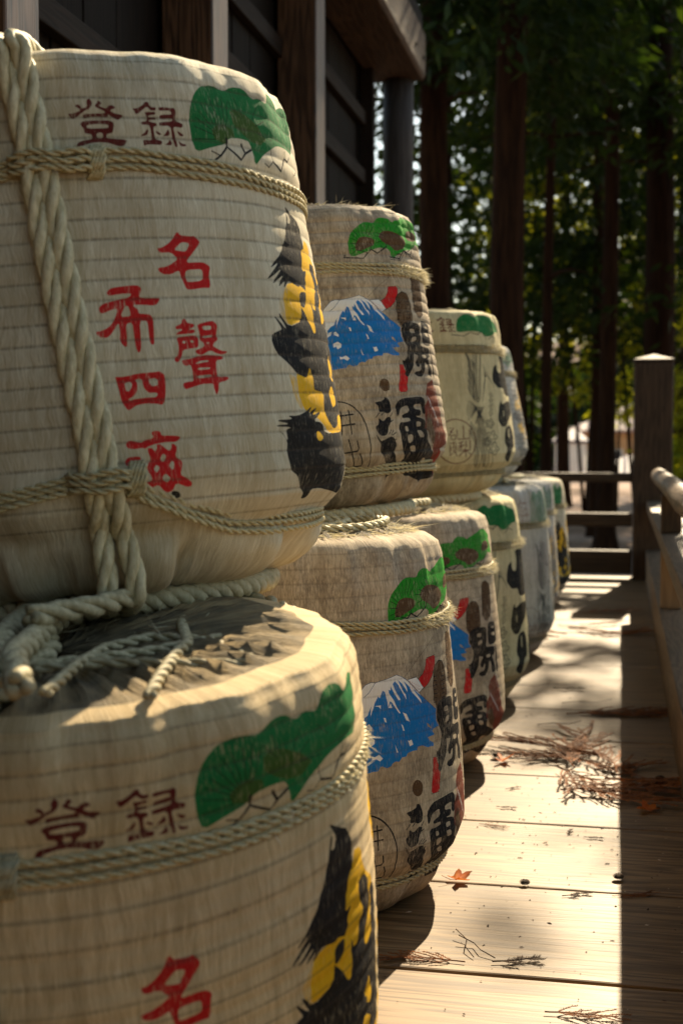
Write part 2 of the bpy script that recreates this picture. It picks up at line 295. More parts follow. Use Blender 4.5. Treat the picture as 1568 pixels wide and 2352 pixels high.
DESIGN = {
'A': [
('maroon',0,[-11349,8632,-11177,8637,-10882,8682,-10931,8722,-11053,8753,-11047,8783,-10972,8797,-10889,8782,-10818,8714,-10619,8766,-10650,8818,-10620,8886,-10526,8916,-10491,8878,-10440,8848,-10474,8766,-10588,8713,-10739,8681,-10848,8641,-11139,8542,-11238,8543,-11271,8594]),
('maroon',0,[-10246,8864,-10143,8864,-10094,8827,-10146,8796,-10207,8789,-10170,8759,-9974,8722,-9872,8775,-9749,8792,-9638,8763,-9633,8725,-9754,8716,-9837,8683,-9670,8636,-9347,8610,-9548,8520,-9636,8526,-9856,8598,-9908,8627,-9935,8575,-10039,8567,-10269,8581,-10560,8574,-10811,8542,-10808,8626,-10461,8632,-10023,8641,-10029,8677,-10347,8751,-10353,8788,-10256,8826]),
('maroon',0,[-10926,8467,-10804,8503,-10283,8516,-9876,8510,-9738,8467,-9808,8290,-10032,8268,-10061,8202,-9948,8187,-9303,8165,-9448,8058,-9569,8043,-9743,8056,-9967,8100,-10252,8122,-10570,8115,-10833,8081,-11012,8033,-11076,7992,-11173,8000,-11128,8092,-11018,8148,-10584,8181,-10551,8203,-10581,8268,-10820,8284,-10832,8365,-10933,8431],[-10733,8429,-10297,8450,-9951,8436,-9948,8385,-10024,8370,-10704,8364],[-10407,8275,-10272,8297,-10174,8282,-10177,8202,-10381,8195]),
('maroon',0,[-8996,8735,-8792,8744,-8585,8806,-8490,8854,-8419,8876,-8345,8859,-8334,8798,-8250,8765,-8104,8767,-8127,8705,-8305,8700,-8436,8780,-8616,8714,-8806,8642,-8901,8633,-8932,8691]),
('maroon',0,[-8552,8663,-8501,8676,-8150,8682,-8147,8633,-8423,8615,-8431,8585,-8144,8585,-8157,8537,-8429,8533,-8421,8503,-8142,8474,-8158,8418,-8271,8411,-8301,8358,-8254,8181,-8004,8158,-8039,8090,-8186,8079,-8530,8086,-8740,8053,-8737,8149,-8695,8169,-8416,8163,-8389,8208,-8417,8400,-8469,8440,-8718,8440,-8733,8481,-8687,8500,-8514,8508,-8478,8583]),
('maroon',0,[-8517,8375,-8499,8324,-8566,8248,-8833,8231,-8646,8298]),
('maroon',0,[-8225,8345,-8002,8285,-8075,8253,-8224,8293]),
('maroon',0,[-8007,8767,-7823,8777,-7494,8767,-7387,8779,-7312,8728,-7383,8537,-7072,8490,-7130,8412,-7466,8429,-7513,8382,-7472,8294,-7417,8086,-7461,8048,-7525,8060,-7591,8230,-7614,8439,-8060,8424,-8050,8484,-7974,8498,-7505,8525,-7481,8581,-7992,8553,-8012,8597,-7936,8634,-7502,8649,-7521,8697,-7613,8720,-8015,8701]),
('maroon',0,[-7731,8375,-7666,8317,-7700,8256,-7965,8241,-7815,8312]),
('maroon',0,[-7384,8365,-7083,8286,-7180,8252,-7309,8278]),
('maroon',0,[-7684,8197,-7622,8125,-7669,8078,-7944,8085,-7786,8127]),
('maroon',0,[-7368,8193,-7251,8130,-7017,8108,-7133,8069,-7317,8082]),
('red',0,[-8694,6211,-8530,6219,-8296,6281,-8046,6388,-7924,6486,-7845,6500,-7766,6444,-7348,6423,-7225,6437,-7117,6400,-7019,6330,-7053,6285,-7314,6148,-7703,5941,-7177,5954,-6939,5948,-6711,5871,-6801,5745,-6806,5478,-7124,5485,-7712,5448,-7796,5483,-7876,5597,-7948,5738,-7984,5808,-8296,5738,-8548,5739,-8714,5783,-8774,5853,-8440,5878,-8208,5931,-7944,6019,-8225,6138,-8573,6127,-8672,6158],[-8086,6177,-7807,6302,-7650,6321,-7436,6289,-7625,6145,-7813,6152],[-7751,5773,-7645,5813,-7117,5827,-7053,5778,-7075,5618,-7711,5585,-7749,5650]),
('red',0,[-10642,5440,-10584,5490,-10462,5530,-10162,5550,-9559,5566,-9432,5503,-9471,5435,-9558,5350,-9310,5325,-8812,5322,-8842,5270,-9001,5186,-9472,5210,-9822,5216,-9625,5126,-9624,5057,-9376,5044,-9211,5024,-9128,4945,-9156,4824,-9185,4531,-9235,4489,-9332,4508,-9353,4707,-9349,4897,-9403,4924,-9620,4928,-9651,4490,-9726,4372,-9792,4370,-9842,4443,-9863,4650,-9873,4908,-10107,4887,-10109,4570,-10160,4478,-10239,4488,-10362,4594,-10331,4748,-10332,4927,-10516,4787,-10733,4665,-10956,4664,-11088,4719,-11141,4772,-10964,4783,-10733,4827,-10521,4924,-10357,5091,-10348,5168,-10640,5132,-10842,5086,-10932,5115,-10949,5192,-10808,5260,-10343,5313,-9874,5355,-9793,5423,-10157,5421,-10554,5395],[-10260,5011,-10072,5201,-9957,5202,-9901,5080,-9914,5020]),
('red',0,[-8383,4795,-8137,4844,-8080,4923,-7968,4930,-7933,4860,-7628,4822,-7718,4770,-7893,4737,-7656,4726,-7671,4673,-7933,4658,-8224,4653,-8368,4646,-8339,4690,-8131,4731,-8163,4748,-8360,4746]),
('red',0,[-8384,4586,-8236,4610,-7646,4629,-7554,4558,-7616,4400,-7858,4395,-8207,4374,-8272,4253,-8379,4177,-8473,4153,-8551,4189,-8522,4241,-8409,4273,-8331,4446],[-8207,4513,-8110,4543,-8064,4511,-8127,4477],[-7899,4518,-7817,4547,-7752,4516,-7815,4487]),
('red',0,[-7553,4822,-6912,4890,-6740,4801,-6837,4624,-6785,4535,-7005,4465,-7020,4412,-6725,4330,-6424,4310,-6666,4259,-6901,4278,-7154,4351,-7523,4259,-7699,4296,-7759,4350,-7367,4415,-7386,4486,-7524,4531,-7482,4610,-7522,4734],[-7374,4786,-7002,4793,-7005,4722,-7319,4711],[-7388,4609,-6956,4624,-7048,4580,-7379,4574],[-7289,4488,-7145,4492,-7221,4458]),
('red',0,[-8291,4179,-8209,4200,-7989,4204,-7659,4252,-7263,4262,-6637,4233,-6673,4172,-6988,4159,-7013,3952,-6974,3852,-6557,3854,-6553,3808,-6722,3772,-6986,3753,-7021,3631,-7097,3540,-7145,3549,-7212,3665,-7214,3741,-7665,3742,-8057,3690,-8280,3661,-8357,3720,-8328,3780,-8154,3799,-7935,3801,-7928,3953,-7983,4105,-8161,4081,-8262,4111],[-7788,4125,-7585,4163,-7272,4167,-7279,4143,-7563,4126,-7760,4109],[-7730,4040,-7242,4035,-7274,4005,-7710,3994],[-7784,3897,-7212,3906,-7241,3861,-7765,3846]),
('red',0,[-10672,3968,-10385,3958,-9873,4001,-9300,4007,-9123,4018,-8937,3930,-9015,3588,-9074,3455,-9200,3412,-9337,3441,-9703,3464,-10044,3443,-10193,3390,-10338,3358,-10501,3504,-10552,3669,-10605,3892],[-10365,3847,-10180,3870,-10106,3823,-10147,3758,-10228,3701,-10338,3702],[-9512,3894,-9294,3903,-9217,3856,-9251,3767,-9469,3759,-9512,3827],[-9994,3889,-9877,3912,-9754,3894,-9747,3789,-9707,3714,-9580,3643,-9322,3642,-9286,3611,-9340,3561,-9625,3563,-10049,3555,-10276,3529,-10269,3562,-10094,3608,-9965,3693,-9934,3840]),
('red',0,[-10516,2783,-10384,2829,-10198,2799,-10010,2769,-9920,2805,-9577,2840,-9657,2940,-9553,2965,-9357,2951,-9316,2867,-9001,2859,-8655,2828,-8725,2771,-8880,2735,-9167,2750,-9570,2729,-9801,2694,-9920,2655,-9985,2679,-10222,2667,-10439,2680,-10513,2724]),
('red',0,[-10614,2464,-10493,2532,-10136,2534,-10074,2499,-10129,2427,-10441,2371,-10587,2389]),
('red',0,[-10327,2068,-10204,2165,-10115,2279,-10058,2284,-10013,2230,-10010,2053,-9801,2087,-9793,2146,-9931,2300,-9903,2373,-9747,2462,-9843,2622,-9821,2665,-9694,2667,-9595,2597,-9517,2638,-9515,2719,-9401,2722,-9100,2576,-9011,2662,-9015,2714,-8915,2703,-8825,2640,-8930,2480,-8712,2396,-8707,2306,-8821,2147,-8562,2076,-8370,1986,-8394,1935,-8544,1915,-8970,2013,-9107,1878,-9282,1854,-9399,1885,-9603,2012,-9857,1950,-10026,1948,-10248,1984],[-9452,2457,-9334,2556,-9216,2499,-9351,2390],[-9192,2327,-9044,2418,-8977,2363,-9052,2232],[-9709,2290,-9598,2360,-9494,2310,-9612,2212],[-9478,2102,-9345,2200,-9149,2102,-9290,2027]),
('black',0,[-9177,1822,-9107,1878,-8899,1861,-8788,1797,-8843,1732,-9039,1749]),
('yellow_pale',0,[-3607,5167,-3190,5440,-2781,5560,-3152,4789,-3398,4913]),
('yellow',0,[-3063,5497,-2553,5675,-1183,5686,-256,6670,527,6618,663,6294,1626,6023,1883,5690,311,5160,-2082,4925,-3152,4789,-3217,5074]),
('yellow_pale',0,[-3570,3900,-3101,3774,-2951,3174,-3280,3253,-3476,3565]),
('yellow',0,[-3125,3904,-2113,4048,-847,3558,-1123,3257,1075,3117,1969,3128,1969,2829,1969,2629,421,2747,-907,2717,-1654,2933,-2478,3120,-2937,3200,-3108,3409]),
('black',0,[-1767,7248,-1094,7097,-602,7013,-283,6805,-381,6496,-182,6181,-242,5902,-490,5628,-956,5522,-1339,5598,-1636,5650,-1803,5602,-2434,5693,-2592,5694,-2916,5550,-3023,5564,-2790,5704,-3300,5567,-3331,5592,-2867,5819,-3629,5607,-3651,5645,-2885,5950,-3878,5689,-3948,5712,-3010,6062,-3616,5918,-3637,5944,-2807,6229,-2181,6594,-1861,6854,-1692,7107,-1607,7006,-1745,6889,-1504,6892,-1370,7009]),
('black',0,[-1898,5451,-1676,5522,-1252,5534,-800,5435,-578,5159,-530,5120,322,5166,1258,5407,1317,5665,1133,5850,1798,5890,1969,5690,1969,5391,1883,4992,1969,4659,1969,4293,1969,3860,1969,3561,1969,3161,1798,3128,583,3082,443,2886,-282,2799,-1048,2987,-1274,3256,-1038,3528,-1599,3549,-1962,3572,-1873,3839,-2072,4022,-2235,3861,-2443,3792,-3045,3878,-3494,4056,-3991,4232,-4208,4358,-4295,4510,-4157,4640,-3766,4703,-3585,4728,-3884,4954,-3830,4981,-3433,4770,-3313,4746,-3640,5024,-3547,5039,-3112,4777,-2082,4925,-1894,5251]),
('black',0,[-3990,3083,-3461,3068,-2771,3147,-2406,3239,-2363,3220,-2650,3094,-2018,3226,-1977,3199,-2404,3067,-1703,3147,-1658,3120,-2355,2961,-1654,2933,-1367,2718,121,2732,1969,2795,1969,2562,1969,2296,1969,2030,1969,1697,1883,1531,1882,1482,-434,1600,-1237,1656,-2165,1653,-2110,1500,-2666,1479,-2858,1596,-3258,1709,-3709,1949,-4187,2062,-4283,2343,-4192,2621,-4473,2792,-4432,2804,-4162,2595,-4163,2825,-3837,2858,-4658,2889,-4650,2914,-3934,2923,-4557,2983,-4549,3008,-3741,3011]),
('yellow',0,[-593,4339,149,4419,532,4391,912,4041,813,3730,0,3959,-652,4106]),
('yellow',0,[-2176,2750,-1988,2775,-1620,2640,-1976,2563,-2217,2618]),
('yellow',0,[1883,4459,1883,4426,1969,4160,1883,3794,1969,3794,1883,4060]),
('yellow',0,[212,6477,76,6277,-66,6146,32,5858,93,5678,417,5647,138,5567,-92,5542,-252,5665,-301,5198,-504,5498,-642,5189,-843,5648,-784,5291,-848,4751,-1123,4695,-1368,4907,-1710,5110,-1991,5246,-1691,5185,-1318,5314,-1190,5557,-917,5731,-994,5799,-587,6009,-1072,5963,-947,6159,-733,6400,-342,6473]),
('black',0,[187,6218,1000,6194,1207,5636,518,5302,246,5037,725,4570,407,3978,-55,3690,-308,3344,-648,3192,-910,3273,-697,3630,-891,3854,-1305,3844,-835,4567,-715,4961,-665,5227,-301,5198,-92,5542,417,5647,-13,6068]),
('yellow',0,[1084,5445,1309,5097,513,4950,297,5041,554,5377]),
('yellow',0,[607,4262,712,4060,540,3888,135,4057,380,4224]),
('yellow',0,[130,3702,757,3496,516,3294,-170,3233,-346,3524]),
('green',0,[-6657,7986,-6793,8262,-6808,8532,-6723,8768,-6407,9083,-5951,9266,-5304,9329,-4653,9257,-4106,9390,-3455,9411,-2940,9233,-2432,9304,-1887,9227,-1573,9506,-888,9567,-466,9512,-231,9314,193,9396,889,9505,1534,9426,1013,8888,615,8449,-440,8491,-1638,8435,-2351,8274,-3025,8105,-3544,7879,-3699,8334,-4335,8364,-4952,8328,-5170,8205,-5984,8094]),
('olive',0,[-5170,8205,-5687,8270,-5781,8421,-5571,8525,-5162,8578,-4665,8518,-4602,8369,-4952,8328]),
('olive',0,[-4557,8639,-4608,8864,-4225,8941,-3674,8873,-2976,8674,-2495,8466,-3047,8319,-3671,8349,-4132,8469]),
('rib',0.00099,[-6623,8468,-5625,8333]),
('rib',0.00099,[-6491,8641,-5585,8381]),
('rib',0.00099,[-6328,8772,-5535,8417]),
('rib',0.00099,[-6120,8914,-5474,8457]),
('rib',0.00099,[-5864,9029,-5402,8489]),
('rib',0.00099,[-5577,9083,-5321,8504]),
('rib',0.00099,[-5223,9128,-5223,8516]),
('rib',0.00099,[-4904,9149,-5136,8521]),
('rib',0.00099,[-4584,9073,-5047,8499]),
('rib',0.00099,[-6619,8237,-5624,8267]),
('rib',0.00088,[-4137,9181,-3861,8820]),
('rib',0.00088,[-2771,9106,-3322,8786]),
('rib',0.00088,[-2475,8834,-3195,8675]),
('rib',0.00088,[-4542,9067,-4022,8774]),
('rib',0.00088,[-1974,8496,-3023,8548]),
('rib',0.00088,[-1203,9365,-1229,8918]),
('rib',0.00088,[-997,8954,-1049,8734]),
('rib',0.00088,[-643,8464,-852,8528]),
('rib',0.00088,[-2006,9021,-1584,8787]),
('black',0.00287,[-6179,7869,-5800,7864,-5464,7985,-5121,8155,-5089,8252]),
('black',0.00287,[-5077,8137,-4391,7950,-4140,8083,-3680,8187]),
('black',0.00287,[-2137,8072,-1405,7949,-1167,8110,-801,8257,-422,8228]),
('black',0.00376,[-4140,8083,-4285,8255]),
('black',0.00376,[-5092,8233,-5100,8313]),
('black',0.00155,[-5940,8035,-5462,7964]),
('black',0.00155,[-2216,8311,-2142,8084,-2501,7939,-2818,7990]),
('black',0.00155,[-801,8257,-656,8423]),
('black',0.00155,[309,8018,771,8130]),
('black',0.00155,[-422,8228,-64,8356]),
('yellow',0,[7088,6800,6531,7195,5594,7556,5049,7552,4247,8091,3162,7489,2755,7368,2002,6800,2801,6353,3144,6190,4112,5920,5173,6037,6058,5823,6222,6251]),
('yellow',0,[8021,4800,7514,5124,6562,5580,5464,5710,4348,5705,3748,5699,2812,5324,2870,4800,2369,4349,3436,4110,4595,3546,5427,3596,6443,3786,7126,4241]),
('yellow',0,[7279,2800,7257,3348,6420,3681,5170,4010,4266,4042,3023,3637,2071,3213,2353,2800,2598,2241,3043,1679,3991,1538,5353,1897,6445,1726,6828,2286]),
('black',0,[4789,7000,4609,7287,4249,7523,4039,7849,3525,7616,3006,7452,2736,7245,2853,7000,2718,6640,3302,6444,3608,6321,4029,6468,4551,6521,4674,6772]),
('black',0,[6105,6600,6175,7138,6132,7373,5752,7666,5413,7486,5092,7338,4936,7092,4899,6600,4900,6286,5276,5972,5469,5787,5716,5779,6061,5649,6178,6199]),
('black',0,[5725,5200,5872,5471,5128,5636,4524,5776,3898,5789,3200,5640,2730,5395,2605,5200,3127,4979,3215,4736,3940,4697,4554,4686,5326,4804,5692,4984]),
('black',0,[6584,4200,6406,4533,5870,4898,5529,5056,4944,4861,4498,4608,4346,4461,3637,4200,3904,3939,4587,3747,4882,3517,5497,3535,5908,3656,6648,3947]),
('black',0,[3991,4000,3722,4235,3537,4583,3344,4479,3088,4441,2833,4447,2533,4330,2347,4000,2530,3678,2861,3438,3053,3323,3340,3374,3638,3635,3922,3693]),
('black',0,[6481,2600,6753,2923,6012,3197,4914,3319,4165,3283,3442,3072,2656,2936,3032,2600,2276,2324,3341,1817,4151,1859,5020,2030,5445,1824,6488,2299]),
('black',0,[5593,3300,5659,3735,5284,3934,5110,4038,4848,4173,4691,3867,4482,3625,4339,3300,4509,2964,4717,2721,4833,2519,5138,2474,5388,2568,5468,2989]),
],
'B': [
('green',0,[-7017,7757,-7227,7942,-7221,8240,-7037,8478,-6643,8677,-5904,8882,-5393,8945,-4612,8911,-4395,9046,-3880,9137,-3216,9096,-2815,8992,-1637,8983,-732,9022,1338,8880,1110,8719,615,8416,-216,8192,-1613,8095,-2542,7939,-2994,7832,-3352,7722,-3656,8066,-4592,8090,-5249,8010,-5944,7913]),
('green',0,[-2759,9030,-1823,9124,-410,9348,972,9243,2121,9038,1642,8886,1616,8719,2004,8536,1985,8304,73,8443,-1325,8353,-2400,8189,-2944,7985,-3352,7817,-3729,8376]),
('brown',0,[-6738,8050,-6607,8220,-6365,8387,-5905,8442,-5186,8399,-4948,8301,-5045,8162,-5621,8079,-6184,7976,-6614,7956]),
('brown',0,[-4173,8592,-3755,8684,-2865,8667,-1767,8565,-1302,8358,-1718,8156,-2975,7997,-3493,8185,-4249,8308,-4500,8462]),
('brown',0,[-728,8782,102,8877,978,8784,990,8575,98,8484,-870,8479]),
('rib',0.00102,[-7012,7864,-6500,8021]),
('rib',0.00102,[-7042,8025,-6498,8097]),
('rib',0.00102,[-7050,8208,-6497,8186]),
('rib',0.00102,[-7000,8381,-6471,8269]),
('rib',0.00102,[-6905,8509,-6422,8330]),
('rib',0.00102,[-6703,8635,-6321,8390]),
('rib',0.00102,[-6343,8772,-6149,8456]),
('rib',0.00102,[-5950,8839,-5966,8488]),
('rib',0.00102,[-5542,8888,-5781,8511]),
('rib',0.00102,[-5161,8894,-5609,8514]),
('rib',0.00102,[-4802,8811,-5441,8474]),
('rib',0.00102,[-4534,8606,-4022,8529]),
('rib',0.00102,[-4908,8477,-4270,8452]),
('rib',0.00102,[-4314,8794,-3896,8643]),
('rib',0.00102,[-3774,8918,-3573,8717]),
('rib',0.00102,[-3154,8932,-3197,8724]),
('rib',0.00102,[-2375,8884,-2754,8695]),
('rib',0.00102,[-1640,8744,-2337,8612]),
('rib',0.00102,[-4758,8257,-4172,8319]),
('black',0.00272,[-7637,7743,-7198,7737,-6151,7716,-5432,8000,-5404,8106]),
('black',0.00272,[-5406,8017,-4829,7902,-3834,8146,-3813,8218]),
('black',0.00272,[-7637,7743,-7550,7820]),
('black',0.00226,[-4435,8155,-4238,8074]),
('black',0.00226,[-1748,8009,-739,8144]),
('black',0.00147,[-6568,7990,-5709,7903]),
('black',0.00147,[-3614,7717,-2485,7714,-1944,7908,-1748,8009,-382,7861,-229,8042]),
('black',0.00332,[-3624,7798,-2544,7767,-1897,8068,-819,7962,-154,8287]),
('black',0.0023,[-1897,8068,-1394,7903]),
('black',0.0023,[-2784,7917,-2262,7938]),
('snow',0,[-10120,5514,-9728,5942,-9294,6175,-8892,6356,-8534,6405,-8266,6386,-7652,6432,-7256,6468,-6842,6517,-6428,6446,-6008,6314,-5008,5887,-3688,5440,-5799,5025,-9135,5037,-10037,4896]),
('blue',0,[-6008,6314,-5008,5887,-3608,5434,-3703,5142,-3428,4969,-3999,4942,-4160,4899,-3968,4790,-4618,4770,-4440,4663,-4099,4596,-4125,4506,-4682,4516,-5114,4598,-5478,4599,-5611,4518,-5950,4526,-6334,4500,-6449,4426,-6757,4421,-6967,4327,-7207,4353,-7401,4320,-7501,4255,-7781,4219,-7913,4254,-8132,4294,-8360,4182,-8659,4190,-8996,4163,-9525,4153,-9924,4082,-10048,4721,-9868,5066,-9287,5220,-9313,5415,-9094,5531,-8833,5591,-8595,5812,-8663,5566,-8468,5753,-8365,5891,-8123,6041,-8037,5984,-7829,6171,-7692,6129,-7652,6073,-7503,5743,-7389,5881,-7248,5838,-6789,5542,-6687,5536,-6964,5733,-7139,5904,-7410,6080,-7446,6171,-7303,6146,-7287,6254,-7110,6101,-6790,5868,-6632,5877,-7002,6149,-7131,6300,-6969,6364,-6729,6244,-6206,5852,-6238,5982,-6485,6122,-6712,6351,-6758,6390,-6460,6266,-6063,6026,-6147,6176,-6340,6332,-5923,6164,-5722,6006,-4931,5661,-5033,5779,-5482,6009,-5586,6089,-5012,5869,-5185,5954,-5794,6229,-6165,6377,-6432,6428]),
('blue_line',0.00082,[-9728,5942,-9294,6175,-8892,6356,-8534,6405,-8266,6386,-7652,6432,-7256,6468,-6842,6517,-6428,6446,-6008,6314,-5008,5887,-3688,5440]),
('blue_line',0.00082,[-8266,6386,-8457,6287,-8693,6154,-9007,6050]),
('snow',0,[-7864,5493,-7727,5477,-7671,5358,-7785,5382]),
('snow',0,[-9277,5343,-9022,5386,-9116,5266,-9307,5221]),
('snow',0,[-8898,5345,-8766,5384,-8582,5278,-8632,5209,-8904,5275]),
('snow',0,[-9013,4996,-8711,5053,-8460,4970,-8514,4866,-8777,4808,-8853,4900,-9024,4873]),
('snow',0,[-8692,4574,-8503,4546,-8236,4594,-8026,4484,-8209,4423,-8422,4489,-8680,4476]),
('snow',0,[-6678,5265,-6581,5223,-6474,5080,-6577,5087]),
('snow',0,[-6528,5545,-6270,5493,-6033,5278,-6298,5331]),
('snow',0,[-6278,4822,-6175,4797,-6006,4821,-5892,4685,-6145,4658]),
('snow',0,[-7201,4775,-6987,4563,-7084,4569]),
('snow',0,[-8374,5811,-7988,5812,-8000,5714,-8107,5773]),
('snow',0,[-7507,5717,-7347,5825,-7242,5703]),
('paper',0,[-4659,5143,-4461,5109,-4145,4954,-4548,5042]),
('black',0.00059,[-3294,7308,-5037,6847,-6209,6443]),
('black',0.00059,[-3345,7292,-3718,6845]),
('black',0.00059,[-1307,6727,-2162,6575]),
('black',0.00057,[-5074,4515,-5331,4248,-5611,3771]),
('snow',0,[-6029,6352,-5278,6373,-4701,6052,-5118,5968]),
('red',0.00082,[-5837,6305,-5825,6278]),
('red',0.00082,[-5691,6271,-5679,6244]),
('red',0.00082,[-5542,6236,-5530,6210]),
('red',0.00082,[-5391,6202,-5378,6175]),
('red',0.00082,[-5237,6167,-5224,6140]),
('red',0.00082,[-5079,6131,-5066,6105]),
('red',0.00082,[-5851,6236,-5838,6210]),
('red',0.00082,[-5705,6202,-5693,6176]),
('red',0.00082,[-5557,6168,-5545,6141]),
('red',0.00082,[-5406,6133,-5394,6107]),
('red',0.00082,[-5253,6098,-5240,6071]),
('red',0.00082,[-5096,6062,-5083,6036]),
('red',0.00082,[-5864,6167,-5852,6141]),
('red',0.00082,[-5719,6133,-5707,6107]),
('red',0.00082,[-5572,6099,-5559,6073]),
('red',0.00082,[-5422,6064,-5409,6038]),
('red',0.00082,[-5268,6029,-5256,6003]),
('red',0.00082,[-5112,5994,-5099,5967]),
('black',0.00106,[-6029,6352,-5278,6373,-5136,6300]),
('black',0.00106,[-5118,5968,-4701,6052]),
('red',0,[-4243,6802,-3199,6832,-3390,6562,-3728,6322,-4253,6133,-4667,6050,-4938,6178,-5131,6318,-4673,6420,-4369,6624]),
('black',0.00094,[-4243,6802,-3199,6832,-3390,6562,-3728,6322,-4253,6133,-4667,6050,-4938,6178,-5131,6318,-4673,6420,-4369,6624,-4243,6802]),
('red',0,[-4256,4209,-3861,4200,-3861,4044,-3510,3900,-3661,3622,-3820,3291,-4616,3300,-4450,3628,-4281,3939]),
('black',0.00092,[-4256,4209,-3861,4200,-3861,4044,-3510,3900,-3661,3622,-3820,3291,-4616,3300,-4450,3628,-4281,3939,-4256,4209]),
('brown',0,[-3563,5468,-3750,5692,-3711,6117,-3596,6378,-3365,6554,-2847,6658,-2331,6611,-2032,6433,-1963,6186,-1954,5914,-1997,5646,-2836,5614]),
('black',0.00153,[-3563,5468,-3750,5692,-3711,6117,-3596,6378,-3365,6554,-2847,6658,-2331,6611,-2032,6433,-1963,6186,-1954,5914,-1997,5646,-2836,5614,-3563,5468]),
('brown',0,[-1283,7293,-575,7341,245,7163,296,6828,215,6445,-99,5966,-789,5817,-1174,5840,-1557,6081,-1488,6676]),
('black',0.00136,[-1283,7293,-575,7341,245,7163,296,6828,215,6445,-99,5966,-789,5817,-1174,5840,-1557,6081,-1488,6676,-1283,7293]),
('black',0.00153,[-3591,6271,-3229,6266]),
('black',0.00153,[-2573,6327,-2069,6332]),
('black',0.00153,[-3619,6160,-3260,6155]),
('black',0.00153,[-2609,6215,-2109,6221]),
('black',0.00153,[-3647,6049,-3289,6044]),
('black',0.00153,[-2644,6104,-2148,6109]),
('black',0.00153,[-3674,5938,-3319,5933]),
('black',0.00153,[-2678,5993,-2186,5998]),
('black',0.00153,[-3701,5828,-3348,5822]),
('black',0.00153,[-2711,5882,-2224,5886]),
('black',0.00153,[-3728,5717,-3377,5712]),
('black',0.00153,[-2744,5770,-2261,5775]),
('black',0.00153,[-3754,5606,-3405,5601]),
('black',0.00153,[-2777,5659,-2298,5664]),
('black',0.00136,[-1280,7074,-864,7062]),
('black',0.00136,[-172,6941,410,6927]),
('black',0.00136,[-1333,6954,-924,6942]),
('black',0.00136,[-245,6821,320,6807]),
('black',0.00136,[-1385,6834,-982,6822]),
('black',0.00136,[-316,6701,234,6687]),
('black',0.00136,[-1436,6714,-1039,6702]),
('black',0.00136,[-385,6581,150,6567]),
('black',0.00136,[-1487,6594,-1095,6582]),
('black',0.00136,[-453,6461,69,6448]),
('black',0.00136,[-1537,6475,-1150,6462]),
('black',0.00136,[-519,6341,-10,6328]),
('black',0.00136,[-1586,6355,-1205,6342]),
('black',0.00136,[-584,6221,-86,6208]),
('black',0.00136,[-1634,6235,-1258,6222]),
('black',0.00136,[-648,6101,-160,6088]),
('black',0.00136,[-1682,6116,-1310,6102]),
('black',0.00136,[-708,5982,-230,5969]),
('black',0,[-3469,5516,-3013,5624,-1390,5622,-1130,5510,-1264,5055,-1477,4824,38,4796,105,4625,-62,4472,-607,4459,-152,4120,-124,3841,-459,3786,-843,3873,-838,4230,-1070,4303,-1238,4179,-1434,3948,-1923,3783,-2508,3801,-2761,3887,-2652,3960,-1966,3990,-1777,4274,-2135,4111,-2423,4132,-2481,4272,-2023,4510,-2221,4524,-2591,4576,-2677,4232,-2983,4065,-3366,3851,-3621,3775,-3800,3854,-3731,4010,-3848,4204,-3889,4393,-3752,4305,-3312,4490,-3166,4749,-3427,5032,-3601,5149],[-2573,5410,-1978,5401,-1973,5265,-2567,5275],[-2523,5111,-1959,5155,-1955,5020,-2572,4952],[-1522,4555,-853,4533,-895,4426,-1505,4431]),
('black',0,[-828,5737,472,5708,830,5600,631,5308,733,4938,-93,4861,-826,4887,-1071,5069],[-255,5562,452,5542,394,5463,-223,5477],[-388,5323,393,5324,393,5186,-297,5207]),
('black',0,[354,4939,493,4539,435,4210,466,3929,251,3726,51,3854,185,4508]),
('black',0.00102,[-3940,4876,-3792,4494]),
('black',0.00102,[-3814,4922,-3632,4511]),
('black',0.00102,[-3685,4968,-3492,4609]),
('black',0.00102,[-2804,4079,-3212,3799]),
('black',0,[-5073,2877,-4763,3016,-4342,3093,-2398,3131,-2023,3045,-1961,2767,-2189,2569,-2555,2656,-2432,2889,-3303,2880,-3317,2747,-2638,2717,-2658,2556,-3338,2560,-2299,2470,-2130,2292,-2099,2006,-1941,1876,-1043,1727,2160,1082,434,1204,-2115,1503,-1305,1121,-2251,1125,-3173,1207,-3552,899,-3863,1360,-4732,1957,-4951,2337,-4744,2428,-4471,2408,-3818,2438,-3885,2523,-4531,2519,-4593,2604,-3869,2683,-3925,2875,-4646,2795,-4864,2597,-5032,2556],[-4374,2321,-4126,2301,-4043,2186,-4327,2181],[-4262,2090,-3754,2104,-3627,1949,-4024,1870],[-3894,1801,-3434,1817,-3176,1644,-3624,1657],[-3272,2420,-2766,2403,-2779,2296,-3246,2283],[-3289,2205,-2763,2185,-2497,2016,-3025,2009]),
('black',0,[-4280,1560,-2261,1154,434,1204,2748,1010,2147,710,-132,685,-232,578,-1749,848,-2969,876,-3503,895]),
('black',0,[-6679,3010,-6227,3041,-5908,3083,-5842,3166,-5627,3146,-5484,2989,-5408,2856,-5445,2733,-5616,2678,-5835,2664,-6094,2725,-6400,2717,-6366,2875]),
('black',0,[-6457,2580,-6162,2462,-5786,2587,-5513,2559,-5520,2470,-5803,2319,-5810,2212,-6079,2113,-6483,2118,-6717,2283,-6761,2358,-6516,2407]),
('black',0,[-6772,2145,-6504,1984,-6222,2013,-5703,2092,-5396,2056,-5040,1856,-5140,1769,-5173,1674,-4154,1203,-5093,1287,-5706,1392,-6265,1643,-6492,1747,-6461,1921,-6716,2046]),
('black',0,[-5823,1338,-4993,1274,-3861,1162,-3792,1309,-3264,1068,-3925,996,-4680,989,-5136,908,-5274,784,-5197,1123]),
('black',0.0016,[-6677,2582,-6401,2700]),
('black',0.0016,[-6254,2632,-6044,2702]),
('black',0.0016,[-5568,2583,-5363,2689]),
